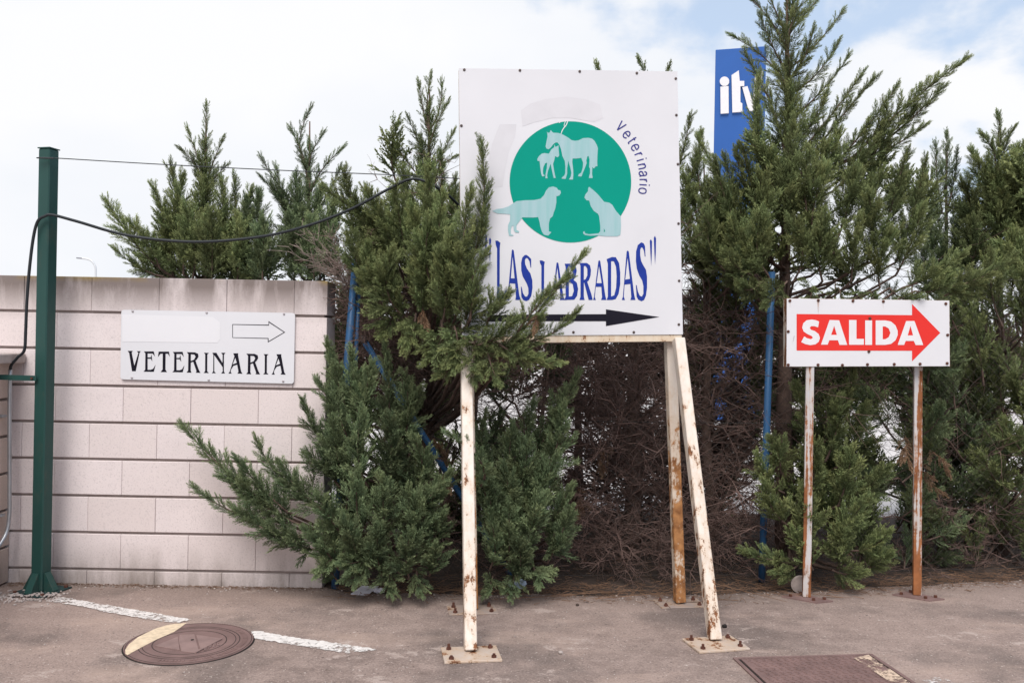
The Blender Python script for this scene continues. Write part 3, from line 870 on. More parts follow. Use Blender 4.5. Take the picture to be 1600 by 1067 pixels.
L_(FB, SB, [[(299, 322), (308, 310), (319, 322), (370, 670), (382, 725), (328, 725), (338, 695), (330, 588), (272, 588), (262, 695), (273, 725), (245, 725), (254, 690)], [(306, 372), (281, 550), (334, 550)]])
L_(FB, SB, [[(385, 300), (440, 278), (480, 280), (515, 340), (527, 440), (527, 560), (510, 660), (480, 715), (440, 725), (385, 725), (398, 690), (398, 350)],
            [(432, 322), (432, 690), (465, 675), (484, 600), (490, 480), (483, 380), (460, 322)]])
L_(FB, SB, [[(594, 220), (605, 210), (616, 222), (672, 670), (685, 725), (633, 725), (642, 690), (632, 558), (572, 565), (564, 690), (576, 725), (543, 725), (555, 690)], [(604, 285), (579, 513), (628, 505)]])
L_(FB, SB, [[(785, 165), (790, 270), (783, 275), (775, 215), (760, 182), (745, 178), (735, 205), (735, 260), (745, 320), (770, 370), (795, 410), (806, 480), (806, 600), (795, 680), (775, 725), (748, 738), (715, 722), (698, 690), (690, 570), (698, 570), (712, 640), (730, 680), (752, 690), (768, 660), (768, 580), (755, 520), (725, 470), (700, 400), (690, 320), (692, 220), (710, 155), (745, 125), (770, 135)]])
ink.poly('arrow', FB, SB, [[(-860, 884), (-400, 876), (378, 872), (378, 822), (935, 902), (378, 997), (378, 946), (-400, 947), (-860, 950)]], 'dark_print', 0.0012)

# --- SALIDA sign
A2, B2 = G(1262, 935), G(1435, 932)
st2 = (B2 - A2) / np.linalg.norm(B2 - A2)
st2 = np.array([1.0, 0.035, 0.0]); st2 /= np.linalg.norm(st2)
sp_ = Plane((A2 + B2) / 2 + np.array([0, -0.045, 0]), st2)
sal = thing('exit_sign', tuple((A2 + B2) / 2), 'white sign with SALIDA on a red arrow standing on two rusty posts', 'sign')
F7, S7 = (1200, 440), 5.0
panel(sp_, [(1229.5, 466.5), (1483, 470), (1484, 572), (1229, 572.5)], 0.003).build('panel', 'sign_white', sal)
back = Plane(sp_.A - sp_.n * 0.0032, st2)
cs = [back.hit(*c) for c in [(1229, 466), (1483.4, 469.6), (1484.4, 572.4), (1228.6, 573)]]
cs2 = [p - sp_.n * 0.055 for p in cs]
rim = MB()
for i in range(4):
    a, b, c_, d_ = cs[i], cs[(i + 1) % 4], cs2[(i + 1) % 4], cs2[i]
    cen = sum(cs) / 4
    ins = lambda p: p + (cen - p) / np.linalg.norm(cen - p) * 0.006
    cen2 = sum(cs2) / 4
    ins2 = lambda p: p + (cen2 - p) / np.linalg.norm(cen2 - p) * 0.006
    rim.hexa([a, b, c_, d_, ins(a), ins(b), ins2(c_), ins2(d_)])
rim.build('rim', 'sign_rim', sal)
ink = Ink(sp_, sal)
ink.poly('red_arrow', F7, S7, [[(223, 253), (1125, 262), (1125, 175), (1345, 400), (1125, 622), (1125, 540), (223, 538)]], 'red_print', 0.0010)
W = lambda loops: ink.poly('letter', F7, S7, loops, 'white_print', 0.0020)
W([[(398, 312), (390, 358), (362, 348), (335, 348), (325, 362), (335, 376), (365, 386), (395, 410), (405, 440), (395, 470), (370, 490), (330, 496), (290, 488), (258, 472), (282, 428), (305, 442), (335, 450), (350, 438), (340, 424), (308, 410), (278, 390), (266, 360), (275, 325), (300, 302), (340, 296), (375, 302)]])
W([[(480, 300), (555, 302), (618, 494), (558, 494), (545, 458), (478, 458), (465, 492), (413, 492)], [(516, 345), (492, 416), (537, 416)]])
W([[(632, 300), (690, 300), (690, 447), (748, 447), (748, 493), (632, 493)]])
W([[(758, 303), (812, 303), (812, 494), (758, 494)]])
W([[(840, 303), (915, 303), (960, 312), (995, 342), (1012, 385), (1012, 418), (995, 458), (960, 486), (915, 494), (840, 494)], [(895, 350), (895, 450), (915, 450), (942, 434), (955, 400), (942, 366), (915, 350)]])
W([[(1078, 308), (1143, 308), (1212, 495), (1152, 495), (1138, 463), (1075, 463), (1062, 494), (1012, 494)], [(1112, 345), (1090, 420), (1132, 420)]])
sb_ = [(170, 150), (392, 147), (663, 150), (900, 155), (1388, 173), (157, 390), (795, 287), (787, 545), (1402, 417), (157, 650), (390, 650), (580, 652), (776, 647), (985, 645), (1187, 643), (1398, 638)]
ink.bolts(F7, S7, sb_, 'rust_bolt', 0.0088, 0.006, off=0.001)
for (x, y), ln in zip(sb_[:5] + [sb_[7]], (55, 120, 25, 60, 18, 50)):
    ink.poly('rust_run', F7, S7, [[(x - 8, y + 4), (x + 8, y + 4), (x + 5, y + ln * .6), (x + 1, y + ln), (x - 4, y + ln * .7)]], 'rust_run', 0.0026)
for g_, top in ((A2, (1268, 574)), (B2, (1437, 574))):
    hp = Plane(g_ + sp_.n * 0.012, st2).hit(*top)
    p1 = np.array([hp[0], hp[1], 1.60]) - sp_.n * 0.03
    p0 = g_ - sp_.n * 0.02
    MB().bar((p0[0], p0[1], 0.0085), p1, 0.047, 0.047, (0.97, -0.25, 0)).build('post', 'galv_rust', sal, bevel=0.003)
    o = [np.array([g_[0], g_[1], 0]) + np.array(v) for v in ((-0.15, 0.02, 0), (0.02, -0.10, 0), (0.13, -0.06, 0), (-0.03, 0.10, 0))]
    pl = MB().hexa([tuple(p + np.array([0, 0, 0.0005])) for p in o] + [tuple(p + np.array([0, 0, 0.008])) for p in o]).build('foot_plate', 'cast_iron', sal)
    for v in o:
        cc = g_ * 0.35 + v * 0.65
        MB().disc((cc[0], cc[1], 0.008), 0.010, 0.014, 6).build('anchor_bolt', 'rust_bolt', pl)

# ------------------------------------------------------------------ covers in the ground
mc = (G(292, 1006)[0], 4.365, 0.0)
mc = (-1.535, 4.365, 0.0)
MR = 0.300
man = thing('manhole_cover', mc, 'round rusty brown cast iron manhole cover with a cream paint band', 'manhole cover')
def annulus(r0, r1, z0, z1, n=72):
    mb = MB()
    an = [2 * math.pi * k / n for k in range(n)]
    vs = []
    for r, z in ((r0, z0), (r1, z0), (r1, z1), (r0, z1)):
        vs += [(mc[0] + r * math.cos(a), mc[1] + r * math.sin(a), z) for a in an]
    fs = []
    for s in range(4):
        for k in range(n):
            fs.append((s * n + k, s * n + (k + 1) % n, ((s + 1) % 4) * n + (k + 1) % n, ((s + 1) % 4) * n + k))
    return mb.add(vs, fs)
annulus(MR - 0.004, MR + 0.004, 0.0005, 0.002).build('gap', 'iron_dark', man)
lid = MB().disc((mc[0], mc[1], 0.001), MR - 0.003, 0.005, 72).build('lid', 'cast_iron', man)
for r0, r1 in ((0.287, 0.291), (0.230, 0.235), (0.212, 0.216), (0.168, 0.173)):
    annulus(r0, r1, 0.0055, 0.0066).build('painted_groove', 'groove_shade_grime', lid)  # dark rings laid on the lid paint in groove shade and grime; nothing is recessed
FM, SM = (180, 960), 6.957
def raised(name, pts, h=0.004, z=0.0061):
    q_ = [G(FM[0] + x / SM, FM[1] + y / SM, z) for x, y in pts]
    n_ = len(q_)
    mb = MB().add(list(q_) + [p + np.array([0, 0, h]) for p in q_], [tuple(range(n_ - 1, -1, -1)), tuple(range(n_, 2 * n_))] + [(i, (i + 1) % n_, n_ + (i + 1) % n_, n_ + i) for i in range(n_)])
    mb.build(name, 'iron_worn', lid)
raised('raised_bar', [(700, 225), (860, 218), (905, 385), (880, 420), (720, 405), (690, 300)])
raised('raised_triangle', [(430, 345), (680, 245), (700, 390)])
raised('raised_triangle', [(880, 225), (1150, 262), (925, 375)])
raised('raised_rim', [(865, 408), (1150, 262), (1160, 272), (880, 420)], 0.006)
# cast lettering, EPEL
for gi, gx in enumerate((965, 1010, 1060, 1105)):
    bx_, by_ = gx, 395 - (gx - 965) * 0.37
    U = lambda x, y: (bx_ + x * 1.0 + y * 0.25, by_ - x * 0.37 - y)
    raised('cast_letter', [U(0, 0), U(7, 0), U(7, 36), U(0, 36)], 0.005)
    bars = {0: (0, 15, 30), 1: (15, 30), 2: (0, 15, 30), 3: (0,)}[gi]
    for yy in bars: raised('cast_letter_bar', [U(8, yy), U(30, yy), U(30, yy + 7), U(8, yy + 7)], 0.005)
    if gi == 1: raised('cast_letter_bar', [U(24, 22.5), U(30, 22.5), U(30, 29), U(24, 29)], 0.005)
for k_ in range(46):       # marks of the worn rim lettering
    a = math.radians(-100 + 150 * k_ / 46 + random.uniform(-0.6, 0.6))
    r = 0.258
    x, y = mc[0] + r * math.cos(a), mc[1] + r * math.sin(a)
    t = np.array([-math.sin(a), math.cos(a), 0]); rd = np.array([math.cos(a), math.sin(a), 0])
    if k_ % 9 == 8: continue
    p = np.array([x, y, 0.0])
    lw = random.uniform(0.003, 0.006)
    MB().hexa([tuple(p + t * lw * i + rd * 0.011 * j + np.array([0, 0, z])) for z in (0.0061, 0.0085) for i, j in ((-1, -1), (1, -1), (1, 1), (-1, 1))]).build('cast_mark', 'cast_iron', lid)
MB().disc((mc[0] + 0.005, mc[1] + 0.02, 0.0103), 0.008, 0.002, 8).build('lift_hole', 'iron_dark', lid)
pt = [(112, 425), (108, 380), (150, 318), (250, 240), (350, 190), (450, 145), (560, 112), (640, 98), (775, 88), (720, 130), (640, 185), (450, 268), (250, 372), (135, 436)]
flat('paint_band', [[G(FM[0] + x / SM, FM[1] + y / SM, 0.0078) for x, y in pt]], 'cover_paint', lid)

S1 = np.array([1.112, 4.262, 0]); S2 = np.array([1.720, 4.340, 0])
tx = (S2 - S1); wS = np.linalg.norm(tx); tx /= wS; ty = np.array([tx[1], -tx[0], 0])     # ty towards the camera
sq = thing('square_cover', tuple(S1 + tx * 0.33 + ty * 0.32), 'square rusty cast iron cover with wavy tread and worn paint strip', 'manhole cover')
def qd(u0, u1, v0, v1, z0, z1, name, mat, par):
    o = [S1 + tx * u + ty * v for u, v in ((u0, v0), (u1, v0), (u1, v1), (u0, v1))]
    return MB().hexa([tuple(p + np.array([0, 0, z0])) for p in o] + [tuple(p + np.array([0, 0, z1])) for p in o]).build(name, mat, par)
qd(-0.012, 0.655, -0.012, 0.655, 0.0005, 0.003, 'gap', 'iron_dark', sq)
for u0, u1, v0, v1 in ((-0.03, -0.013, -0.03, 0.67), (0.656, 0.675, -0.03, 0.67), (-0.0125, 0.6555, -0.03, -0.013), (-0.0125, 0.6555, 0.656, 0.67)):
    qd(u0, u1, v0, v1, 0.0005, 0.007, 'rim', 'cast_iron', sq)
slid = qd(0.0, 0.642, 0.0, 0.642, 0.001, 0.0085, 'lid', 'cast_iron', sq)
tread = MB()
for i in range(17):
    for j in range(11):
        u = 0.03 + i * 0.036 + (0.018 if j % 2 else 0); v = 0.025 + j * 0.058
        if u > 0.62: continue
        path = [S1 + tx * (u + dx) + ty * (v + dv) + np.array([0, 0, 0.0088]) for dx, dv in ((-0.008, -0.02), (0.006, -0.006), (-0.006, 0.010), (0.008, 0.024))]
        for a, b in zip(path[:-1], path[1:]):
            tread.bar(a, b, 0.009, 0.006, (0, 0, 1) if False else tx)
tag(tread.build('tread', 'cast_iron', slid), kind='stuff')
o = [S1 + tx * u + ty * v + np.array([0, 0, 0.0135]) for u, v in ((0.545, 0.04), (0.64, 0.0), (0.64, 0.63), (0.56, 0.63))]
flat('paint_strip', [o], 'cover_paint_worn', slid)

# ------------------------------------------------------------------ blue tube fence
fen = thing('chain_link_fence', (1.6, 5.72, 0), 'wire mesh fence with blue tube posts buried in the cypress hedge', 'fence')
MB().tube([P(523, 925, 5.40), P(543, 560, 5.47), P(556, 406, 5.5)], 0.0235, 12).build('post', 'blue_paint', fen, smooth=True)
MB().tube([P(553, 640, 5.50), P(561, 437, 5.52)], 0.013, 10).build('stay', 'blue_paint', fen, smooth=True)
b0, b1 = P(566, 528, 5.50), G(800, 903)
brc = MB().tube([b0, b1 + np.array([0, 0, 0.01])], 0.0195, 12).build('brace', 'blue_paint', fen, smooth=True)
dv = (b1 - b0) / np.linalg.norm(b1 - b0)
MB().tube([b0 - dv * 0.012, b0 + dv * 0.03], 0.0225, 12).build('end_cap', 'wire', brc)
g1 = G(1190, 908)
MB().tube([(g1[0], g1[1], 0.0), P(1197, 700, 5.72), P(1206, 425, 5.72)], 0.0225, 12).build('post', 'blue_paint', fen, smooth=True)
for xx in (3.9, 6.3):
    yy = 5.72 + (xx - 1.6) * 0.17
    MB().tube([(xx, yy, 0), (xx, yy, 2.1)], 0.0225, 12).build('post', 'blue_paint', fen, smooth=True)

def seg_mesh(segs, n=3):
    """thin tubes for many straight segments: array of (x0,y0,z0,x1,y1,z1,r0,r1)"""
    s = np.asarray(segs, float)
    a, b = s[:, 0:3], s[:, 3:6]
    d = b - a
    d /= np.maximum(np.linalg.norm(d, axis=1), 1e-9)[:, None]
    ref = np.where(np.abs(d[:, 2:3]) > 0.9, np.array([[1.0, 0, 0]]), np.array([[0, 0, 1.0]]))
    u = np.cross(d, ref); u /= np.linalg.norm(u, axis=1)[:, None]
    v = np.cross(d, u)
    V = []
    for e, r in ((a, s[:, 6]), (b, s[:, 7])):
        for k in range(n):
            t = 2 * math.pi * k / n
            V.append(e + (u * math.cos(t) + v * math.sin(t)) * r[:, None])
    V = np.stack(V, 1)                     # (N, 2n, 3)
    N_ = len(s)
    f = []
    for k in range(n):
        k2 = (k + 1) % n
        f.append([k, k2, n + k2, n + k])
    f = np.array(f)
    faces = (np.arange(N_)[:, None, None] * 2 * n + f[None]).reshape(-1, 4)
    return V.reshape(-1, 3), faces

def np_mesh(name, V, faces, mat, parent, tint=None, kind='stuff', base=None):
    off = base_of(parent) if parent is not None else np.array(base, float)
    V = np.asarray(V, np.float32) - off.astype(np.float32)
    k = faces.shape[1]
    me = bpy.data.meshes.new(name)
    me.vertices.add(len(V)); me.vertices.foreach_set('co', V.ravel())
    me.loops.add(faces.size); me.loops.foreach_set('vertex_index', faces.astype(np.int32).ravel())
    me.polygons.add(len(faces)); me.polygons.foreach_set('loop_start', (np.arange(len(faces)) * k).astype(np.int32))
    if tint is not None:
        at = me.color_attributes.new('tint', 'FLOAT_COLOR', 'POINT')
        at.data.foreach_set('color', tint.astype(np.float32).ravel())
    me.update(calc_edges=True)
    me.materials.append(MAT[mat])
    o = bpy.data.objects.new(name, me)
    COL.objects.link(o)
    if parent is not None: o.parent = parent
    else: o.location = off
    BASE[o.name] = off
    if kind: o['kind'] = kind
    return o

fs_ = []
xa, xb, H = -0.95, 8.0, 1.95
def fy(x): return 5.5 + max(0, (x + 1.0)) * 0.085 if x < 1.6 else 5.72 + (x - 1.6) * 0.17
step = 0.075
x = xa - H
while x < xb:
    for sgn in (1, -1):
        x0, x1 = (x, x + H) if sgn > 0 else (x + H, x)
        pts = []
        for t in np.linspace(0, 1, 5):
            X = x0 + (x1 - x0) * t
            pts.append((X, fy(X) + 0.002 * sgn, 0.03 + H * t))
        for p, q_ in zip(pts[:-1], pts[1:]):
            if min(p[0], q_[0]) < xa or max(p[0], q_[0]) > xb: continue
            fs_.append((*p, *q_, 0.0011, 0.0011))
    x += step
for z in (0.04, 1.0, 1.96):
    for x in np.arange(xa, xb, 0.5):
        fs_.append((x, fy(x), z, x + 0.5, fy(x + 0.5), z, 0.002, 0.002))
V, Fc = seg_mesh(fs_)
np_mesh('wire_mesh', V, Fc, 'fence_wire', fen)

# ------------------------------------------------------------------ cypress trees
def make_plume(seed, nsh, dens, bw, flatness=0.55, shl=0.40):
    """a feathery cypress spray of unit length along +Z: shoots carrying scale-like twiglets (thin triangles)"""
    r = np.random.default_rng(seed)
    V, T, tip = [], [], []
    def tri(p, d, ln, wd, tp):
        s = np.cross(d, r.normal(size=3)); s /= np.linalg.norm(s) + 1e-9
        n = len(V)
        V.extend([p - s * wd / 2, p + s * wd / 2, p + d * ln])
        T.append((n, n + 1, n + 2))
        tip.extend([tp * 0.75, tp * 0.75, min(1, tp * 1.15)])
    bend = r.normal(0, 0.06, 2)
    def axis(t): return np.array([bend[0] * t * t, bend[1] * t * t, t])
    for i in range(nsh):
        t = 0.04 + 0.93 * (i + r.uniform(0, 0.6)) / nsh
        side = 1 if i % 2 else -1
        az = (0 if side > 0 else math.pi) + r.normal(0, flatness)
        al = math.radians(42 - 16 * t + r.normal(0, 6))
        ln = shl * (1 - t) ** 0.75 * min(1, 0.55 + t * 1.5) + 0.075
        ln *= r.uniform(0.75, 1.2)
        d = np.array([math.sin(al) * math.cos(az), math.sin(al) * math.sin(az), math.cos(al)])
        p0 = axis(t)
        nb = max(3, int(ln * dens))
        for j in range(nb):
            u = (j + r.uniform(0, 0.8)) / nb
            dd = d + np.array([0, 0, 0.35]) * u; dd /= np.linalg.norm(dd)
            q = p0 + dd * ln * u
            pr = np.cross(dd, np.array([0, 1.0, 0]) + r.normal(0, 0.5, 3)); pr /= np.linalg.norm(pr)
            e = dd * 0.82 + pr * (0.62 if j % 2 else -0.62) * r.uniform(0.6, 1.2); e /= np.linalg.norm(e)
            bl = (0.125 - 0.045 * u) * r.uniform(0.7, 1.35)
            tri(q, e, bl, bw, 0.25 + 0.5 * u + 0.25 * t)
        tri(p0, d, ln * 1.04, bw * 0.9, 0.5 + 0.4 * t)
    tri(np.zeros(3), np.array([0, 0, 1.0]), 0.99, bw * 1.2, 0.5)
    V = np.array(V)
    return V, np.array(T), np.clip(np.array(tip), 0, 1)

PL_HI = [make_plume(100 + i, 19, 34, 0.032, 0.6, 0.47) for i in range(10)]
PL_LO = [make_plume(200 + i, 12, 17, 0.075, 0.7, 0.46) for i in range(6)]
PL_THIN = [make_plume(300 + i, 15, 34, 0.034, 0.8, 0.36) for i in range(6)]

class Crown:
    def __init__(self):
        self.inst = {}          # (set, index) -> list of (pos, dir, side, len, tint)
        self.segs = []
    def plume(self, pset, pos, d, ln, bright=0.5):
        i = random.randrange(len(pset))
        self.inst.setdefault((id(pset), i), [pset[i], []])[1].append((pos, d, ln, random.random() * 0.9, bright, random.random() * 6.283))
    def branch(self, pts, r0, r1):
        n = len(pts) - 1
        for k in range(n):
            a, b = pts[k], pts[k + 1]
            self.segs.append((*a, *b, r0 + (r1 - r0) * k / n, r0 + (r1 - r0) * (k + 1) / n))
    def flame(self, base, tip_, r, pset=PL_HI, dens=1.0, up=0.25, open_=0.0):
        base, tip_ = np.array(base, float), np.array(tip_, float)
        L = np.linalg.norm(tip_ - base)
        ax = (tip_ - base) / L
        sag = np.array([0, 0, -1.0]) * L * 0.10 * (1 - abs(ax[2]))
        side = np.cross(ax, (0.0, 1.0, 0.3)); side /= np.linalg.norm(side) + 1e-9
        bow = side * L * random.gauss(0, 0.07) + np.array([0, 0, -1.0]) * L * abs(random.gauss(0, 0.03))
        def at(t): return base + (tip_ - base) * t + (sag * 0.8 + bow) * 4 * t * (1 - t)
        pts = [at(t) for t in np.linspace(0, 1, 6)]
        self.branch(pts, 0.0055 + 0.006 * L, 0.0015)
        n = int(dens * (5 + L / 0.0165))
        az = random.random() * 6.28
        tone = random.gauss(0.48, 0.19)          # some limbs carry fresher growth than others
        for k in range(n):
            t = (k + random.random()) / n
            t = t ** 0.92
            if t < 0.06: continue
            p = at(t)
            ax_t = at(min(1, t + 0.03)) - at(max(0, t - 0.03)); ax_t /= np.linalg.norm(ax_t)
            az += 2.4 + random.uniform(-0.5, 0.5)
            s = np.cross(ax_t, (0.3, 0.9, 0.2)); s /= np.linalg.norm(s)
            u = np.cross(ax_t, s)
            rad = s * math.cos(az) + u * math.sin(az)
            al = math.radians(52 - 34 * t + random.gauss(0, 8))
            d = ax_t * math.cos(al) + rad * math.sin(al)
            d = d + np.array([0, 0, up]) + rng.normal(0, 0.08, 3)
            d /= np.linalg.norm(d)
            prof = (1 - t) ** 0.55 * min(1, 0.6 + 1.6 * t)
            ln = r * (0.44 + 0.92 * prof) * random.uniform(0.75, 1.25)
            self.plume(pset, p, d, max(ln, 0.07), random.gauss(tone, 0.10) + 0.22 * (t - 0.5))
        self.plume(pset, at(0.9), ax_t, max(0.4 * r, 0.09), tone + 0.15)
        self.plume(pset, at(0.97), ax_t, max(0.35 * r, 0.08), tone + 0.15)
    def build(self, parent, mat, name='crown'):
        VV, TT, CC = [], [], []
        off = 0
        for (key, (tmpl, lst)) in self.inst.items():
            V, T, tp = tmpl
            pos = np.array([i[0] for i in lst]); d = np.array([i[1] for i in lst])
            ln = np.array([i[2] for i in lst]); rnd = np.array([i[3] for i in lst]); br = np.clip(np.array([i[4] for i in lst]), 0, 1)
            roll = np.array([i[5] for i in lst])
            ref = np.where(np.abs(d[:, 1:2]) > 0.95, np.array([[1.0, 0, 0]]), np.array([[0, 1.0, 0]]))
            s = np.cross(d, ref); s /= np.linalg.norm(s, axis=1)[:, None]
            u = np.cross(d, s)
            s2 = s * np.cos(roll)[:, None] + u * np.sin(roll)[:, None]
            u2 = np.cross(d, s2)
            M = np.stack([s2, u2, d], 1)                         # rows
            W_ = np.einsum('vk,nkc->nvc', V, M) * ln[:, None, None] + pos[:, None, :]
            n, m = len(lst), len(V)
            VV.append(W_.reshape(-1, 3))
            TT.append((T[None] + (np.arange(n) * m)[:, None, None] + off).reshape(-1, 3))
            c = np.ones((n, m, 4), np.float32)
            c[:, :, 0] = np.clip(tp[None, :], 0, 1)
            c[:, :, 1] = rnd[:, None]
            c[:, :, 2] = br[:, None]
            CC.append(c.reshape(-1, 4))
            off += n * m
        if not VV: return 0
        V = np.concatenate(VV); T = np.concatenate(TT); C_ = np.concatenate(CC)
        np_mesh(name, V, T, mat, parent, C_)
        return len(T)

def dead_branches(segs, root, n, z0, z1, length, az_mid=None, az_spread=math.pi, r0=0.006):
    for i in range(n):
        z = random.uniform(z0, z1)
        az = random.uniform(-1, 1) * az_spread + (az_mid if az_mid is not None else 0)
        el = random.gauss(0.25, 0.35)
        d = np.array([math.cos(az) * math.cos(el), math.sin(az) * math.cos(el), math.sin(el)])
        L = length * random.uniform(0.5, 1.15)
        p = np.array([root[0], root[1], z])
        ns = 6
        rr = r0 * random.uniform(0.6, 1.2)
        for k in range(ns):
            d = d + rng.normal(0, 0.13, 3) + np.array([0, 0, -0.02]); d /= np.linalg.norm(d)
            q = p + d * L / ns
            if q[2] < 0.03: q[2] = 0.03
            segs.append((*p, *q, rr * (1 - 0.8 * k / ns), rr * (1 - 0.8 * (k + 1) / ns)))
            if k >= 1:
                for _ in range(3):
                    e = d * 0.7 + rng.normal(0, 0.55, 3); e /= np.linalg.norm(e)
                    m = q.copy(); l2 = L * random.uniform(0.12, 0.34)
                    r2 = rr * 0.42
                    for kk in range(3):
                        e = e + rng.normal(0, 0.2, 3); e /= np.linalg.norm(e)
                        m2 = m + e * l2 / 3
                        if m2[2] < 0.02: m2[2] = 0.02
                        segs.append((*m, *m2, r2 * (1 - 0.25 * kk), r2 * (0.75 - 0.25 * kk)))
                        if kk > 0:
                            g = e * 0.6 + rng.normal(0, 0.6, 3); g /= np.linalg.norm(g)
                            m3 = m2 + g * l2 * 0.3
                            segs.append((*m2, *m3, r2 * 0.4, r2 * 0.2))
                        m = m2
            p = q

TOTAL_TRIS = 0
TREES = []
def tree(px, d, top_px, label, mat='cypress', r=0.055, group='cypress trees of the hedge', top_d=None):
    g = P(px, 900, d)
    base = (g[0], g[1], 0.0)
    t = thing('cypress_tree', base, label, 'tree', group)
    tp = P(top_px[0], top_px[1], top_d or d)
    pts = [np.array(base)]
    for k in range(1, 9):
        s = k / 8
        q_ = np.array(base) * (1 - s) + tp * s
        q_[:2] += rng.normal(0, 0.018, 2) * (1 - s)
        pts.append(q_)
    MB().tube(pts, [r * (1 - 0.97 * (k / 8) ** 0.8) + 0.003 for k in range(9)], 9).build('trunk', 'bark', t, smooth=True)
    cr_ = Crown()
    T = dict(obj=t, base=np.array(base), top=tp, crown=cr_, mat=mat, d=d, pts=pts, dead=[], extra={})
    TREES.append(T)
    return T

def trunk_at(T, z):
    b, t = T['base'], T['top']
    s = min(0.97, max(0.02, (z - b[2]) / (t[2] - b[2])))
    return b * (1 - s) + t * s

def flames(T, rows, pset=PL_HI, dens=1.0, link=True, up=0.25):
    """rows: base px, py, depth, tip px, py, depth, radius px"""
    for (x0, y0, d0, x1, y1, d1, rp) in rows:
        b, t = P(x0, y0, d0), P(x1, y1, d1)
        r = rp / F * (d0 + d1) / 2
        T['crown'].flame(b, t, r, pset, dens, up)
        if link:
            dist = np.linalg.norm(b[:2] - T['base'][:2])
            a = trunk_at(T, max(0.15, b[2] - 0.45 * dist))
            mid = (a + b) / 2 + np.array([0, 0, -0.06 * dist])
            T['crown'].branch([a, mid * 0.5 + a * 0.5 + rng.normal(0, 0.01, 3), mid, (mid + b) / 2 + rng.normal(0, 0.008, 3), b], 0.009 + 0.006 * dist, 0.007)

def fill(T, n, xr, yr, dr, rp=(26, 44), lean=0.0, pset=PL_LO, dens=0.8, length=(55, 110)):
    """inner sprays between the main limbs"""
    for _ in range(n):
        x0, y0 = random.uniform(*xr), random.uniform(*yr)
        d0 = random.uniform(*dr)
        L = random.uniform(*length)
        a = random.gauss(lean, 0.6)
        rows = [(x0, y0, d0, x0 + L * math.sin(a), y0 - L * math.cos(a), d0 - random.uniform(-0.05, 0.22), random.uniform(*rp))]
        flames(T, rows, pset, dens, link=random.random() < 0.5)

# -- behind the block wall, to the left
T1 = tree(318, 6.5, (322, 185), 'cypress with slim pointed leader and long low side limb behind the block wall', 'cypress', 0.05)
flames(T1, [
    (320, 265, 6.5, 322, 168, 6.5, 16), (319, 330, 6.5, 321, 225, 6.5, 30), (320, 300, 6.5, 294, 205, 6.4, 17), (321, 290, 6.5, 346, 222, 6.4, 17), (321, 320, 6.5, 350, 262, 6.4, 22), (320, 310, 6.5, 285, 236, 6.4, 20)], PL_THIN, 0.85)
flames(T1, [
    (318, 430, 6.5, 318, 290, 6.4, 42), (300, 425, 6.4, 268, 262, 6.3, 34), (296, 420, 6.3, 240, 293, 6.2, 30), (270, 430, 6.3, 252, 330, 6.2, 34),
    (300, 440, 6.3, 230, 372, 6.2, 30), (240, 412, 6.2, 166, 316, 6.1, 30), (250, 420, 6.2, 205, 350, 6.1, 28), (255, 432, 6.2, 182, 392, 6.1, 22), (250, 432, 6.25, 215, 415, 6.15, 22),
    (330, 430, 6.3, 345, 285, 6.2, 34), (345, 430, 6.3, 366, 278, 6.2, 28), (360, 440, 6.3, 392, 300, 6.2, 34), (290, 400, 6.25, 285, 280, 6.15, 34), (300, 440, 6.2, 290, 330, 6.05, 40), (330, 450, 6.1, 330, 340, 6.0, 42), (370, 450, 6.1, 372, 345, 6.0, 38)], dens=0.85)
fill(T1, 9, (255, 390), (400, 480), (6.1, 6.9), (32, 46))
T2 = tree(478, 6.4, (484, 190), 'cypress with open candelabra top behind the wall near its end', 'cypress_blue', 0.05)
flames(T2, [
    (482, 270, 6.4, 484, 172, 6.4, 15), (480, 340, 6.4, 483, 225, 6.4, 26), (480, 285, 6.4, 456, 205, 6.35, 14), (481, 285, 6.4, 503, 212, 6.35, 15),
    (481, 325, 6.4, 533, 234, 6.3, 19), (480, 350, 6.4, 530, 266, 6.3, 19), (478, 330, 6.4, 410, 250, 6.3, 18), (476, 350, 6.4, 410, 280, 6.3, 20), (470, 370, 6.4, 432, 265, 6.3, 19)], PL_THIN, 0.9)
flames(T2, [
    (470, 430, 6.3, 462, 280, 6.2, 36), (450, 430, 6.3, 428, 295, 6.2, 34), (420, 440, 6.3, 404, 305, 6.2, 34), (400, 440, 6.25, 385, 320, 6.15, 36), (490, 430, 6.3, 500, 300, 6.2, 36),
    (500, 440, 6.2, 520, 320, 6.1, 36), (455, 450, 6.1, 450, 345, 6.0, 40), (410, 450, 6.1, 412, 350, 6.0, 38), (490, 450, 6.1, 485, 350, 6.0, 38)])
fill(T2, 9, (390, 540), (400, 500), (6.1, 6.9), (32, 46))

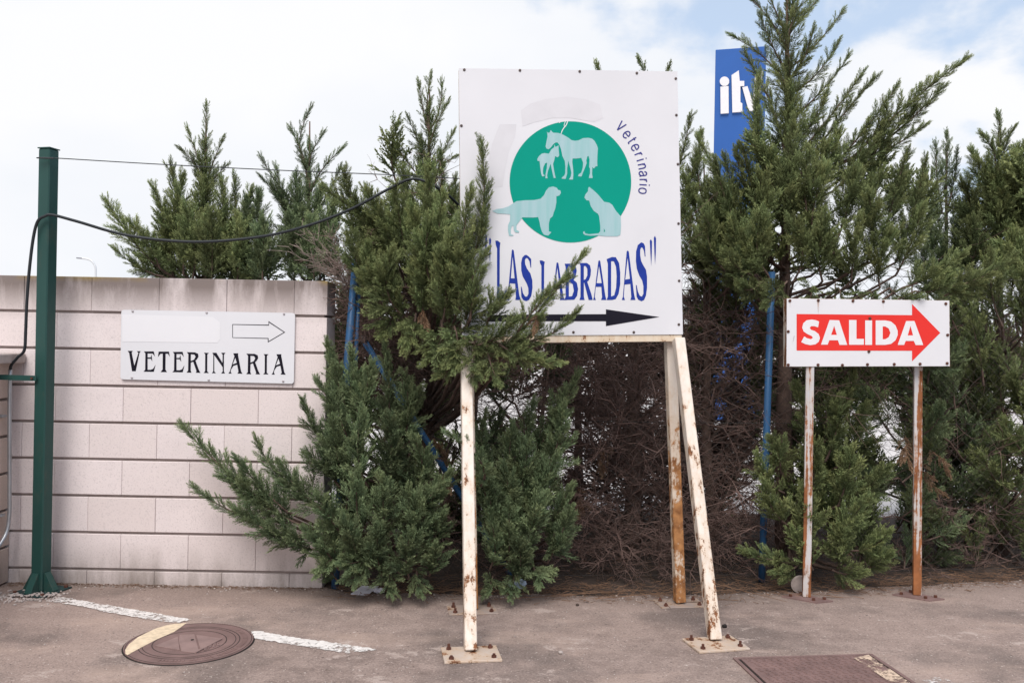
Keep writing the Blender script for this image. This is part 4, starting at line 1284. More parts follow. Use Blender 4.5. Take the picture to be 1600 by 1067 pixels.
# -- the tree that crowds the big board
T3 = tree(668, 6.0, (671, 140), 'bushy cypress pushing its branches over the edge of the big board', 'cypress', 0.06)
flames(T3, [(669, 200, 6.0, 672, 124, 6.0, 13), (668, 200, 6.0, 655, 136, 5.98, 9), (671, 205, 6.0, 690, 134, 5.98, 10), (668, 290, 6.0, 671, 165, 6.0, 26), (668, 250, 6.0, 640, 190, 5.95, 20), (669, 240, 6.0, 697, 165, 5.95, 15),
            (668, 290, 6.0, 612, 218, 5.9, 20), (668, 280, 6.0, 706, 212, 5.95, 20), (668, 310, 5.95, 612, 285, 5.9, 20), (670, 310, 6.0, 706, 248, 5.9, 18)], PL_THIN, 0.85)
flames(T3, [
    (668, 340, 5.95, 657, 225, 5.9, 25), (668, 350, 5.9, 688, 245, 5.85, 23), (660, 400, 5.8, 630, 270, 5.7, 36), (690, 400, 5.85, 712, 285, 5.75, 30),
    (610, 420, 5.5, 508, 296, 5.35, 40), (620, 410, 5.45, 538, 276, 5.3, 38), (630, 420, 5.4, 575, 300, 5.25, 40), (640, 430, 5.35, 617, 300, 5.2, 38), (655, 430, 5.25, 645, 330, 5.1, 38),
    (665, 420, 5.2, 668, 276, 5.05, 33), (690, 430, 5.1, 692, 308, 4.95, 35), (715, 450, 4.95, 752, 226, 4.78, 32), (718, 480, 4.9, 735, 300, 4.78, 36), (730, 490, 4.85, 756, 400, 4.74, 22), (735, 500, 4.82, 752, 430, 4.72, 26),
    (590, 470, 5.45, 545, 370, 5.3, 38), (610, 490, 5.35, 575, 390, 5.2, 40), (640, 500, 5.2, 610, 400, 5.05, 42), (660, 500, 5.1, 650, 400, 4.98, 42), (690, 510, 5.0, 690, 400, 4.85, 42),
    (720, 520, 4.9, 715, 430, 4.75, 40), (620, 470, 5.3, 600, 520, 5.15, 34), (650, 490, 5.15, 640, 535, 5.0, 36), (690, 500, 5.0, 672, 560, 4.85, 38), (710, 510, 4.92, 708, 560, 4.76, 40),
    (745, 520, 4.85, 742, 590, 4.72, 34), (760, 510, 4.82, 790, 465, 4.7, 34), (745, 540, 4.8, 800, 505, 4.68, 34), (770, 530, 4.78, 830, 560, 4.68, 32), (780, 540, 4.78, 868, 568, 4.68, 24), (790, 540, 4.76, 845, 500, 4.68, 28),
    (800, 535, 4.76, 880, 440, 4.66, 26), (830, 500, 4.72, 908, 402, 4.64, 20), (810, 535, 4.75, 898, 492, 4.66, 22), (760, 540, 4.8, 775, 590, 4.7, 30), (720, 540, 4.88, 690, 585, 4.78, 26), (640, 450, 5.2, 570, 430, 5.1, 34), (700, 470, 4.95, 705, 370, 4.82, 38), (675, 450, 5.05, 672, 350, 4.92, 38)])
fill(T3, 12, (600, 760), (380, 540), (5.3, 5.9), (34, 48))
fill(T3, 6, (600, 720), (280, 400), (5.6, 6.1), (30, 42))

# -- low shoots at the foot, left and right of the flaking leg
T4 = tree(600, 5.75, (640, 520), 'low young cypress sending a long branch across the block wall', 'cypress_blue', 0.04)
flames(T4, [
    (430, 800, 5.16, 287, 668, 5.12, 33), (470, 820, 5.16, 350, 745, 5.1, 42), (440, 815, 5.14, 306, 765, 5.1, 24), (480, 840, 5.12, 375, 800, 5.05, 34), (500, 860, 5.12, 420, 835, 5.05, 34), (450, 800, 5.14, 372, 720, 5.08, 28),
    (500, 790, 5.2, 402, 690, 5.16, 30), (510, 800, 5.2, 440, 730, 5.14, 36), (530, 760, 5.25, 485, 712, 5.18, 34), (530, 720, 5.3, 474, 632, 5.2, 28), (545, 690, 5.3, 498, 600, 5.2, 30),
    (545, 660, 5.35, 512, 540, 5.25, 28), (560, 660, 5.35, 548, 552, 5.22, 34), (575, 680, 5.3, 580, 575, 5.18, 36), (600, 690, 5.3, 602, 548, 5.15, 32), (620, 700, 5.3, 632, 590, 5.15, 34), (640, 710, 5.3, 655, 612, 5.18, 32),
    (540, 760, 5.25, 520, 660, 5.1, 40), (575, 760, 5.2, 565, 650, 5.05, 42), (610, 770, 5.2, 610, 660, 5.02, 42), (640, 780, 5.2, 650, 690, 5.02, 38), (650, 800, 5.15, 702, 742, 5.0, 28), (640, 820, 5.1, 690, 760, 4.95, 34),
    (540, 840, 5.15, 500, 780, 4.98, 38), (570, 840, 5.1, 560, 740, 4.92, 40), (605, 850, 5.1, 598, 755, 4.9, 42), (640, 860, 5.1, 640, 770, 4.92, 40), (670, 860, 5.15, 690, 810, 5.0, 36),
    (530, 890, 5.15, 480, 830, 4.98, 36), (560, 900, 5.1, 540, 820, 4.92, 38), (600, 910, 5.08, 590, 830, 4.9, 40), (640, 905, 5.08, 640, 840, 4.92, 38), (670, 900, 5.12, 680, 860, 5.0, 34),
    (530, 870, 5.15, 500, 890, 5.0, 30), (570, 870, 5.1, 555, 905, 4.98, 32), (610, 880, 5.1, 610, 918, 5.0, 30), (650, 885, 5.1, 655, 918, 5.02, 28), (590, 850, 5.1, 540, 880, 4.98, 34)])
fill(T4, 3, (530, 690), (650, 900), (5.4, 5.9), (36, 48))
T5 = tree(810, 5.85, (860, 560), 'low young cypress with upright plumes beside the flaking front leg', 'cypress_blue', 0.04)
flames(T5, [
    (830, 720, 5.35, 902, 588, 5.2, 34), (840, 760, 5.3, 880, 640, 5.18, 38), (815, 740, 5.3, 832, 632, 5.18, 30), (790, 780, 5.25, 800, 670, 5.12, 36), (765, 760, 5.2, 757, 652, 5.08, 27), (750, 760, 5.0, 703, 680, 4.6, 22), (760, 790, 5.1, 735, 720, 4.95, 30),
    (820, 800, 5.25, 826, 700, 5.1, 40), (790, 830, 5.2, 785, 730, 5.05, 38), (840, 820, 5.25, 868, 720, 5.1, 40), (860, 840, 5.3, 890, 765, 5.15, 32), (765, 840, 5.15, 765, 760, 5.0, 34),
    (830, 870, 5.2, 850, 780, 5.05, 40), (795, 880, 5.18, 795, 790, 5.02, 38), (855, 880, 5.25, 890, 800, 5.12, 34), (765, 890, 5.15, 765, 810, 5.02, 34), (800, 910, 5.15, 810, 850, 5.0, 34), (770, 900, 5.15, 765, 920, 5.05, 26), (800, 890, 5.15, 800, 922, 5.05, 28), (830, 880, 5.18, 840, 905, 5.08, 28), (850, 860, 5.2, 875, 850, 5.1, 30)])
fill(T5, 7, (745, 860), (720, 890), (5.3, 5.8), (34, 46))

# -- half-dead tree behind the board
T6 = tree(985, 6.25, (998, 112), 'half dead cypress with bare brown lower branches behind the big board', 'cypress', 0.07)
flames(T6, [(990, 180, 6.25, 1000, 98, 6.2, 10), (985, 200, 6.25, 934, 106, 6.2, 9), (995, 200, 6.25, 1044, 108, 6.2, 10), (985, 300, 6.25, 985, 180, 6.2, 30), (950, 330, 6.2, 900, 230, 6.1, 30), (1020, 330, 6.2, 1050, 220, 6.1, 30),
            ], PL_LO)
flames(T6, [(1050, 290, 6.2, 1078, 186, 6.1, 18), (1060, 330, 6.15, 1086, 250, 6.05, 24), (1050, 380, 6.1, 1085, 300, 6.0, 28), (940, 420, 6.15, 880, 330, 6.0, 36), (1000, 430, 6.15, 1010, 320, 6.0, 36), (1050, 430, 6.1, 1090, 370, 6.0, 28)])
T7 = tree(1110, 6.2, (1100, 260), 'bare stemmed cypress between big board and blue fence post', 'cypress', 0.05)
flames(T7, [(1105, 330, 6.15, 1095, 212, 6.05, 26), (1100, 380, 6.1, 1070, 280, 6.0, 26), (1115, 400, 6.05, 1110, 290, 5.95, 34), (1100, 420, 6.0, 1078, 340, 5.95, 28), (1130, 430, 5.95, 1125, 330, 5.85, 38), (1110, 450, 6.0, 1090, 390, 5.9, 30), (1150, 440, 5.9, 1150, 360, 5.8, 38)])

flames(T7, [(1110, 480, 6.25, 1095, 400, 6.2, 40), (1150, 490, 6.25, 1140, 410, 6.2, 40), (1185, 490, 6.25, 1180, 410, 6.2, 40), (1130, 450, 6.3, 1120, 350, 6.25, 40), (1175, 440, 6.3, 1165, 340, 6.25, 40), (1150, 380, 6.3, 1140, 290, 6.25, 36),
            (1190, 380, 6.3, 1185, 290, 6.25, 36), (1110, 380, 6.3, 1105, 300, 6.25, 34), (1150, 560, 6.4, 1145, 480, 6.35, 36), (1185, 570, 6.4, 1185, 490, 6.35, 36), (1180, 650, 6.4, 1175, 570, 6.35, 34)], PL_LO, 0.9)
# -- the tall tree
T8 = tree(1228, 6.05, (1230, -40), 'tallest cypress with a long raised limb reaching out over the SALIDA sign', 'cypress', 0.075)
flames(T8, [(1229, 40, 6.05, 1230, -70, 6.05, 20), (1229, 90, 6.05, 1230, -20, 6.05, 26), (1229, 80, 6.05, 1170, -4, 6.0, 20), (1230, 60, 6.05, 1290, -10, 6.0, 20), (1229, 140, 6.05, 1146, 58, 5.95, 22), (1230, 110, 6.05, 1313, 22, 5.95, 18), (1229, 60, 6.05, 1195, -20, 6.0, 16),
            (1230, 150, 6.05, 1308, 70, 5.95, 22), (1230, 190, 6.05, 1324, 92, 5.95, 20), (1229, 160, 6.0, 1225, 50, 5.95, 28), (1228, 200, 6.0, 1215, 110, 5.9, 32), (1229, 130, 6.0, 1270, 50, 5.9, 26), (1229, 60, 6.0, 1250, -10, 5.95, 26), (1228, 110, 6.0, 1190, 30, 5.92, 26)], PL_HI, 0.62)
flames(T8, [
    (1226, 240, 6.0, 1165, 85, 5.9, 24), (1228, 250, 6.0, 1235, 140, 5.9, 32), (1240, 250, 6.0, 1346, 118, 5.9, 20), (1245, 280, 6.0, 1368, 122, 5.9, 22), (1250, 310, 6.0, 1400, 138, 5.85, 24), (1240, 230, 6.0, 1290, 150, 5.9, 26),
    (1330, 250, 5.95, 1508, 94, 5.8, 27), (1300, 290, 5.95, 1430, 170, 5.85, 26), (1390, 215, 5.9, 1470, 140, 5.8, 22), (1360, 245, 5.9, 1440, 200, 5.82, 20), (1300, 300, 5.9, 1370, 220, 5.82, 32), (1270, 300, 5.9, 1310, 210, 5.82, 34),
    (1210, 290, 5.85, 1186, 120, 5.72, 30), (1215, 330, 5.8, 1240, 190, 5.7, 30), (1190, 350, 5.8, 1160, 235, 5.7, 34), (1165, 370, 5.8, 1118, 255, 5.7, 34), (1150, 400, 5.8, 1092, 218, 5.75, 26), (1190, 380, 5.75, 1188, 280, 5.62, 40),
    (1230, 370, 5.75, 1240, 260, 5.62, 42), (1270, 370, 5.75, 1290, 270, 5.62, 42), (1310, 370, 5.75, 1335, 270, 5.64, 40), (1345, 370, 5.8, 1378, 270, 5.7, 38), (1380, 400, 5.8, 1418, 240, 5.7, 30), (1400, 410, 5.85, 1446, 252, 5.75, 28), (1400, 430, 5.8, 1440, 330, 5.7, 36),
    (1140, 430, 5.8, 1105, 330, 5.7, 36), (1160, 440, 5.7, 1145, 350, 5.58, 38), (1200, 430, 5.65, 1190, 340, 5.52, 42), (1240, 440, 5.65, 1235, 350, 5.52, 42), (1285, 440, 5.65, 1290, 350, 5.52, 42), (1330, 440, 5.65, 1340, 350, 5.52, 40), (1375, 450, 5.65, 1390, 370, 5.55, 38),
    (1180, 430, 5.65, 1135, 400, 5.52, 32), (1190, 440, 5.6, 1160, 450, 5.5, 30), (1230, 440, 5.6, 1200, 470, 5.5, 30), (1270, 450, 5.6, 1262, 475, 5.5, 28), (1310, 450, 5.6, 1320, 478, 5.5, 28), (1360, 455, 5.6, 1365, 475, 5.5, 28),
    (1410, 450, 5.6, 1500, 400, 5.45, 34), (1450, 450, 5.6, 1582, 402, 5.45, 28), (1430, 455, 5.55, 1480, 440, 5.42, 28), (1390, 450, 5.5, 1430, 466, 5.36, 24), (1480, 460, 5.65, 1545, 430, 5.55, 28), (1260, 330, 5.7, 1262, 240, 5.6, 34), (1355, 410, 5.65, 1358, 310, 5.55, 38)])
flames(T8, [(1208, 275, 5.85, 1184, 165, 5.75, 24), (1185, 330, 5.8, 1150, 240, 5.7, 30), (1160, 340, 5.85, 1132, 250, 5.75, 28), (1150, 430, 5.9, 1118, 360, 5.8, 32), (1175, 470, 5.85, 1140, 430, 5.75, 30), (1130, 400, 5.95, 1095, 320, 5.85, 30), (1360, 250, 5.9, 1385, 170, 5.82, 22)], PL_HI, 0.8)
fill(T8, 10, (1110, 1440), (300, 470), (5.75, 6.4), (36, 52))
fill(T8, 4, (1180, 1300), (200, 320), (5.8, 6.2), (30, 42))
# its lower skirt below the SALIDA sign
flames(T8, [
    (1300, 680, 5.6, 1334, 586, 5.48, 28), (1260, 690, 5.6, 1245, 606, 5.5, 26), (1290, 720, 5.6, 1310, 630, 5.48, 34), (1330, 720, 5.65, 1350, 640, 5.55, 32), (1340, 790, 5.6, 1384, 735, 5.46, 32), (1310, 790, 5.55, 1330, 710, 5.42, 38), (1270, 780, 5.55, 1270, 700, 5.42, 38),
    (1225, 770, 5.6, 1185, 716, 5.5, 30), (1220, 740, 5.6, 1205, 690, 5.5, 32), (1230, 820, 5.55, 1195, 760, 5.45, 34), (1270, 850, 5.5, 1260, 770, 5.38, 38), (1310, 850, 5.5, 1354, 782, 5.36, 34), (1330, 860, 5.55, 1385, 835, 5.42, 30), (1240, 880, 5.5, 1166, 862, 5.42, 28),
    (1270, 890, 5.48, 1240, 830, 5.38, 34), (1310, 890, 5.5, 1310, 830, 5.38, 36), (1300, 890, 5.5, 1340, 895, 5.42, 28), (1350, 890, 5.55, 1385, 870, 5.45, 28), (1250, 880, 5.45, 1215, 895, 5.38, 24)])
fill(T8, 12, (1190, 1380), (640, 890), (5.75, 6.2), (34, 48))

# -- right hand end
T9 = tree(1475, 6.7, (1478, 225), 'slender cypress with thin open crown between the tall cypress and dense one', 'cypress_blue', 0.05)
flames(T9, [(1475, 300, 6.7, 1480, 212, 6.65, 22), (1472, 330, 6.7, 1462, 228, 6.6, 22), (1480, 330, 6.7, 1496, 240, 6.65, 22), (1475, 400, 6.65, 1462, 300, 6.55, 26), (1490, 420, 6.65, 1500, 330, 6.55, 30), (1470, 460, 6.6, 1462, 380, 6.5, 34)], PL_THIN, 0.9)
flames(T9, [(1470, 430, 6.6, 1455, 330, 6.5, 32), (1495, 450, 6.6, 1490, 350, 6.5, 34), (1450, 470, 6.5, 1440, 390, 6.4, 34), (1480, 500, 6.5, 1475, 420, 6.4, 36), (1515, 480, 6.5, 1515, 400, 6.4, 34)], PL_HI, 0.7)
T10 = tree(1562, 6.6, (1560, 205), 'dense dark cypress at the far end of the hedge', 'cypress', 0.06)
flames(T10, [(1558, 260, 6.6, 1560, 184, 6.55, 18), (1555, 270, 6.6, 1536, 212, 6.5, 22), (1565, 270, 6.6, 1582, 205, 6.55, 18), (1555, 320, 6.55, 1520, 240, 6.45, 30), (1570, 330, 6.55, 1590, 235, 6.45, 34), (1600, 340, 6.5, 1610, 225, 6.4, 36), (1550, 350, 6.5, 1545, 255, 6.4, 38), (1520, 380, 6.5, 1508, 290, 6.4, 38),
            (1560, 400, 6.45, 1555, 310, 6.35, 44), (1600, 410, 6.45, 1600, 310, 6.35, 44), (1640, 400, 6.45, 1650, 290, 6.35, 44), (1530, 440, 6.4, 1520, 350, 6.3, 42), (1580, 460, 6.35, 1585, 370, 6.25, 44), (1620, 460, 6.35, 1620, 370, 6.25, 44), (1550, 480, 6.3, 1545, 410, 6.2, 40), (1600, 520, 6.2, 1598, 430, 6.1, 42),
            (1600, 660, 6.1, 1585, 590, 5.95, 34), (1610, 720, 6.0, 1570, 660, 5.9, 30), (1640, 700, 6.0, 1610, 610, 5.9, 36)])
fill(T10, 10, (1490, 1640), (330, 520), (6.4, 7.0), (38, 52))
fill(T10, 16, (1400, 1640), (520, 880), (6.1, 7.1), (30, 46), dens=0.62)
fill(T9, 10, (1400, 1540), (480, 880), (6.2, 7.2), (30, 44), dens=0.62)
# shaded sprays deep inside the hedge
fill(T3, 12, (540, 720), (560, 860), (6.0, 6.9), (32, 48), dens=0.7)
fill(T5, 8, (720, 880), (560, 880), (6.1, 6.9), (30, 46), dens=0.7)
fill(T7, 8, (1060, 1200), (520, 880), (6.3, 7.1), (26, 40), dens=0.55)

fill(T9, 16, (1385, 1500), (520, 900), (5.95, 6.4), (30, 44), pset=PL_HI, dens=0.42)
fill(T10, 24, (1470, 1625), (490, 900), (6.0, 6.5), (30, 46), pset=PL_HI, dens=0.42)
fill(T9, 12, (1380, 1520), (600, 900), (6.3, 6.9), (34, 46), dens=0.6)
fill(T10, 12, (1480, 1640), (560, 900), (6.4, 6.9), (34, 46), dens=0.6)
fill(T2, 8, (540, 700), (440, 600), (6.2, 7.0), (36, 50), dens=0.7)
fill(T7, 8, (1090, 1220), (480, 700), (6.4, 7.1), (30, 44), dens=0.6)
fill(T8, 8, (1220, 1400), (560, 760), (6.2, 6.8), (34, 48), dens=0.6)
flames(T4, [(535, 640, 5.42, 520, 560, 5.36, 30), (535, 720, 5.42, 522, 640, 5.36, 32), (540, 800, 5.40, 525, 720, 5.34, 34), (540, 870, 5.36, 520, 800, 5.3, 34), (530, 910, 5.34, 520, 850, 5.28, 30), (560, 700, 5.4, 545, 620, 5.32, 32)], PL_HI, 0.8)
fill(T4, 7, (530, 660), (640, 900), (5.8, 6.4), (36, 50), dens=0.8)
dead_branches(T3['dead'], P(620, 500, 6.1) * np.array([1, 1, 0]), 60, 0.9, 1.95, 0.55, r0=0.007)
dead_branches(T2['dead'], P(560, 480, 6.3) * np.array([1, 1, 0]), 50, 0.9, 1.95, 0.6, r0=0.007)
dead_branches(T7['dead'], P(1140, 500, 6.5) * np.array([1, 1, 0]), 55, 0.7, 2.05, 0.5, r0=0.007)
c_ = Crown()
for _ in range(22):
    x0, y0, d0 = random.uniform(540, 740), random.uniform(450, 640), random.uniform(6.4, 7.2)
    c_.flame(P(x0, y0, d0), P(x0 + random.uniform(-60, 60), y0 - random.uniform(20, 80), d0 - 0.1), random.uniform(34, 52) / F * d0, PL_LO, 0.5, 0.0)
c_.build(T2['obj'], 'dead_spray', 'dry_sprays')
c_ = Crown()
for _ in range(24):
    x0, y0, d0 = random.uniform(1080, 1205), random.uniform(450, 840), random.uniform(6.5, 7.2)
    c_.flame(P(x0, y0, d0), P(x0 + random.uniform(-60, 60), y0 - random.uniform(20, 80), d0 - 0.1), random.uniform(34, 52) / F * d0, PL_LO, 0.45, 0.0)
c_.build(T7['obj'], 'dead_spray', 'dry_sprays')
# -- back row of the hedge
BACK = []
for px, lab in ((560, 'shaded cypress of the back row behind the tilted blue brace'), (740, 'shaded cypress of the back row behind the flaking front leg'), (900, 'bare brown cypress of the back row below the big board'), (1060, 'bare brown cypress of the back row behind the leaning leg'),
                (1300, 'shaded cypress of the back row behind the SALIDA sign'), (1420, 'shaded cypress of the back row behind the dry brown sprays'), (1530, 'shaded cypress of the back row under the dense dark one'), (1680, 'cypress of the back row past the dense dark one')):
    BACK.append(tree(px, 7.5, (px + 5, 440), lab, 'cypress', 0.05))
for T, (n, yr) in zip(BACK, ((13, (470, 880)), (13, (470, 880)), (0, (0, 1)), (0, (0, 1)), (12, (470, 880)), (10, (500, 880)), (10, (500, 880)), (10, (430, 880)))):
    if n:
        cpx = 800 + (T['base'][0]) / 7.5 * F
        fill(T, n, (cpx - 110, cpx + 110), yr, (6.9, 8.0), (40, 58), dens=0.75, length=(70, 120))
for T in (BACK[2], BACK[3]):
    cpx = 800 + (T['base'][0]) / 7.5 * F
    c_ = Crown()
    for _ in range(36):
        x0, y0, d0 = random.uniform(cpx - 110, cpx + 110), random.uniform(540, 880), random.uniform(6.8, 8.0)
        c_.flame(P(x0, y0, d0), P(x0 + random.uniform(-60, 60), y0 - random.uniform(20, 90), d0 - 0.1), random.uniform(34, 52) / F * d0, PL_LO, 0.5, 0.0)
    c_.build(T['obj'], 'dead_spray', 'dry_sprays')
    dead_branches(T['dead'], T['base'], 75, 0.1, 1.75, 0.9, r0=0.0085)

# -- bare dead branches inside the hedge
dead_branches(T6['dead'], T6['base'], 160, 0.1, 1.75, 0.85, r0=0.0085)
dead_branches(T6['dead'], T6['base'] + np.array([-0.32, -0.1, 0]), 95, 0.1, 1.6, 0.62, az_mid=-math.pi / 2, az_spread=1.9, r0=0.0075)
dead_branches(T7['dead'], T7['base'], 110, 0.1, 1.75, 0.72, r0=0.0075)
dead_branches(T3['dead'], T3['base'], 70, 0.2, 2.1, 0.75)
dead_branches(T3['dead'], P(600, 470, 5.75) * np.array([1, 1, 0]), 95, 1.05, 1.95, 0.45, az_mid=-math.pi / 2, az_spread=2.2, r0=0.006)
dead_branches(T5['dead'], T5['base'] + np.array([0.2, 0.3, 0]), 60, 0.1, 1.6, 0.7)
dead_branches(T8['dead'], T8['base'], 40, 0.1, 1.6, 0.75)
dead_branches(T9['dead'], T9['base'], 50, 0.1, 1.9, 0.95)
dead_branches(T10['dead'], T10['base'], 50, 0.1, 1.9, 0.95)
dead_branches(T4['dead'], T4['base'], 25, 0.1, 1.2, 0.5)
for px_, n_, dd in ((890, 26, 5.75), (960, 26, 5.75), (1030, 26, 5.75), (1100, 24, 5.8), (1160, 16, 5.85), (1420, 16, 6.1), (1500, 16, 6.15), (1580, 16, 6.2), (690, 16, 5.7)):
    dead_branches(T6['dead'] if px_ < 1060 else (T7 if px_ < 1300 else T9)['dead'], P(px_, 900, dd) * np.array([1, 1, 0]), n_, 0.02, 0.42, 0.36, az_mid=-math.pi / 2, az_spread=1.9, r0=0.0055)
# a few stout bare limbs seen below the board
for (a, b, r) in (((985, 640, 6.2), (860, 560, 5.75), .010), ((985, 700, 6.2), (1100, 600, 5.7), .010), ((1100, 640, 6.1), (1170, 545, 5.6), .008), ((985, 780, 6.2), (880, 720, 5.7), .009), ((900, 850, 6.1), (990, 800, 5.6), .007)):
    p0, p1 = P(*a), P(*b)
    prev = p0
    for k in range(1, 8):
        q_ = p0 + (p1 - p0) * k / 7 + rng.normal(0, 0.02, 3)
        T6['dead'].append((*prev, *q_, r * (1 - k / 10), r * (1 - (k + 1) / 10))); prev = q_

for T in TREES:
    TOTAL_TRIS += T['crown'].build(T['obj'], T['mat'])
    if T['crown'].segs:
        V, Fc = seg_mesh(T['crown'].segs, 5)
        np_mesh('branches', V, Fc, 'bark', T['obj'])
        TOTAL_TRIS += len(Fc) * 2
    if T['dead']:
        V, Fc = seg_mesh(T['dead'], 3)
        np_mesh('dead_twigs', V, Fc, 'dead_twig', T['obj'])
        TOTAL_TRIS += len(Fc) * 2

# grey dead brush over the end of the wall
gb = []
for (x0, y0, x1, y1) in ((560, 470, 480, 368), (555, 460, 500, 378), (560, 465, 520, 385), (550, 440, 478, 400), (560, 440, 535, 372), (548, 452, 492, 415), (556, 480, 520, 420), (565, 470, 548, 395), (552, 430, 515, 370), (545, 425, 440, 393)):
    p0, p1 = P(x0, y0, 5.66), P(x1, y1, 5.46)
    prev = p0; n_ = 7
    for k in range(1, n_ + 1):
        q_ = p0 + (p1 - p0) * k / n_ + rng.normal(0, 0.010, 3)
        gb.append((*prev, *q_, 0.0040 * (1 - 0.8 * (k - 1) / n_), 0.0040 * (1 - 0.8 * k / n_)))
        dd = (p1 - p0) / np.linalg.norm(p1 - p0)
        for _ in range(4 if x1 > 450 else 1):
            e = dd + rng.normal(0, 0.45, 3); e /= np.linalg.norm(e)
            m = q_.copy(); l_ = random.uniform(0.05, 0.13)
            for kk in range(2):
                m2 = m + (e + rng.normal(0, 0.2, 3)) * l_ / 2
                gb.append((*m, *m2, 0.0017, 0.0011)); m = m2
        prev = q_
V, Fc = seg_mesh(gb, 3)
np_mesh('dead_brush', V, Fc, 'grey_twig', T4['obj'])
# dry brown sprays
for T, rows in ((T9, [(1415, 672, 5.5, 1420, 720, 5.45, 20), (1440, 720, 5.55, 1466, 765, 5.5, 20), (1425, 680, 5.5, 1412, 710, 5.45, 16), (1450, 700, 5.6, 1478, 730, 5.55, 20)]), (T4, [(700, 735, 5.5, 688, 700, 5.45, 18), (690, 735, 5.5, 700, 755, 5.45, 16)]),
                (T3, [(842, 492, 4.66, 838, 500, 4.65, 12), (660, 480, 5.0, 662, 500, 4.98, 12)]), (T6, [(955, 690, 5.9, 940, 730, 5.8, 20), (900, 760, 5.9, 905, 800, 5.8, 20)])):
    c_ = Crown()
    for (x0, y0, d0, x1, y1, d1, rp) in rows:
        c_.flame(P(x0, y0, d0), P(x1, y1, d1), rp / F * d0, PL_THIN, 0.7, -0.2)
    c_.build(T['obj'], 'dry_spray', 'dry_sprays')

# ------------------------------------------------------------------ litter, stones
lit = []
for _ in range(5200):
    x = random.uniform(-1.0, 4.4)
    ye = np.interp(x, [e[0] for e in edge], [e[1] for e in edge])
    y = ye + random.gauss(0.02, 0.10) if random.random() < 0.5 else ye + random.uniform(-0.05, 1.3)
    if x < 0.1: y += 0.03
    a = random.uniform(0, math.pi); l_ = random.uniform(0.01, 0.07) if random.random() < 0.93 else random.uniform(0.1, 0.3)
    z = 0.004 + random.random() * 0.012
    r_ = 0.0009 + 0.0016 * random.random()
    lit.append((x, y, z, x + l_ * math.cos(a), y + l_ * math.sin(a) * 0.6, z + random.uniform(-0.002, 0.012), r_, r_ * 0.6))
for _ in range(700):          # along the wall foot
    x, y = random.uniform(-2.95, -1.1), 5.365 - abs(random.gauss(0, 0.035)); a = random.uniform(0, math.pi); l_ = random.uniform(0.006, 0.035)
    lit.append((x, y, 0.003, x + l_ * math.cos(a), y - l_ * abs(math.sin(a)) * 0.6, 0.003 + random.random() * 0.008, 0.0013, 0.0008))
for (x0, y0, x1, y1) in ((1085, 925, 1240, 915), (1120, 912, 1230, 940), (1150, 905, 1245, 930), (860, 930, 1000, 922), (780, 935, 900, 930), (930, 935, 1050, 925)):
    p0, p1 = G(x0, y0, 0.02), G(x1, y1, 0.03)
    lit.append((*p0, *p1, 0.003, 0.0015))
V, Fc = seg_mesh(lit, 3)
o = np_mesh('plant_litter', V, Fc, 'litter', None, base=(1.5, 5.4, 0))
tag(o, 'brown fallen needles and twigs along the foot of hedge and wall', 'litter')

ico = bmesh.new(); bmesh.ops.create_icosphere(ico, subdivisions=1, radius=1.0)
IV = np.array([v.co[:] for v in ico.verts]); IF = np.array([[v.index for v in f.verts] for f in ico.faces]); ico.free()
GV, GF = [], []
def pebble(x, y, r, z=0.0):
    V = IV * rng.uniform(0.75, 1.25, IV.shape) * r
    V[:, 2] *= 0.6
    V += np.array([x, y, r * 0.35 + z])
    GF.append(IF + sum(len(v) for v in GV[-1:]) * 0 + len(GV) * len(IV)); GV.append(V)
for _ in range(900):
    x = random.uniform(-3, 4.2); y = random.uniform(3.4, 5.3)
    pebble(x, y, 0.0016 + 0.0035 * random.random() ** 3)
for _ in range(500):          # drifted against wall, edge and post foot
    x = random.uniform(-2.95, 4.2)
    ye = 5.36 if x < -1.1 else np.interp(x, [e[0] for e in edge], [e[1] for e in edge])
    pebble(x, ye - abs(random.gauss(0, 0.06)) - 0.005, 0.002 + 0.006 * random.random() ** 2)
for _ in range(420):
    x, y = random.uniform(-2.96, -2.52), random.gauss(5.07, 0.055)
    pebble(x, min(y, 5.34), 0.003 + 0.008 * random.random() ** 1.5, 0.009 if y > 5.05 and x > -2.81 and x < -2.56 else 0.0)
o = np_mesh('gravel', np.concatenate(GV), np.concatenate(GF), 'stone', None, base=(0, 4.5, 0))
tag(o, 'loose grit and pebbles scattered over the asphalt', 'gravel')
def stone(px, py, r, name, label, mat):
    g = G(px, py)
    bm = bmesh.new(); bmesh.ops.create_icosphere(bm, subdivisions=2, radius=r)
    for v in bm.verts:
        v.co *= random.uniform(0.88, 1.1); v.co.z = v.co.z * 0.72 + r * 0.62
    me = bpy.data.meshes.new(name); bm.to_mesh(me); bm.free(); me.materials.append(MAT[mat])
    o = bpy.data.objects.new(name, me); COL.objects.link(o); o.location = g
    return tag(o, label, 'stone')
stone(876, 1021, 0.012, 'pebble', 'small pale pebble lying on asphalt between the front legs', 'stone')
stone(1132, 980, 0.014, 'pebble', 'small dark pebble beside the leaning front leg', 'iron_dark')
stone(902, 946, 0.010, 'pebble', 'dark clod on asphalt near the dead twigs', 'soil')

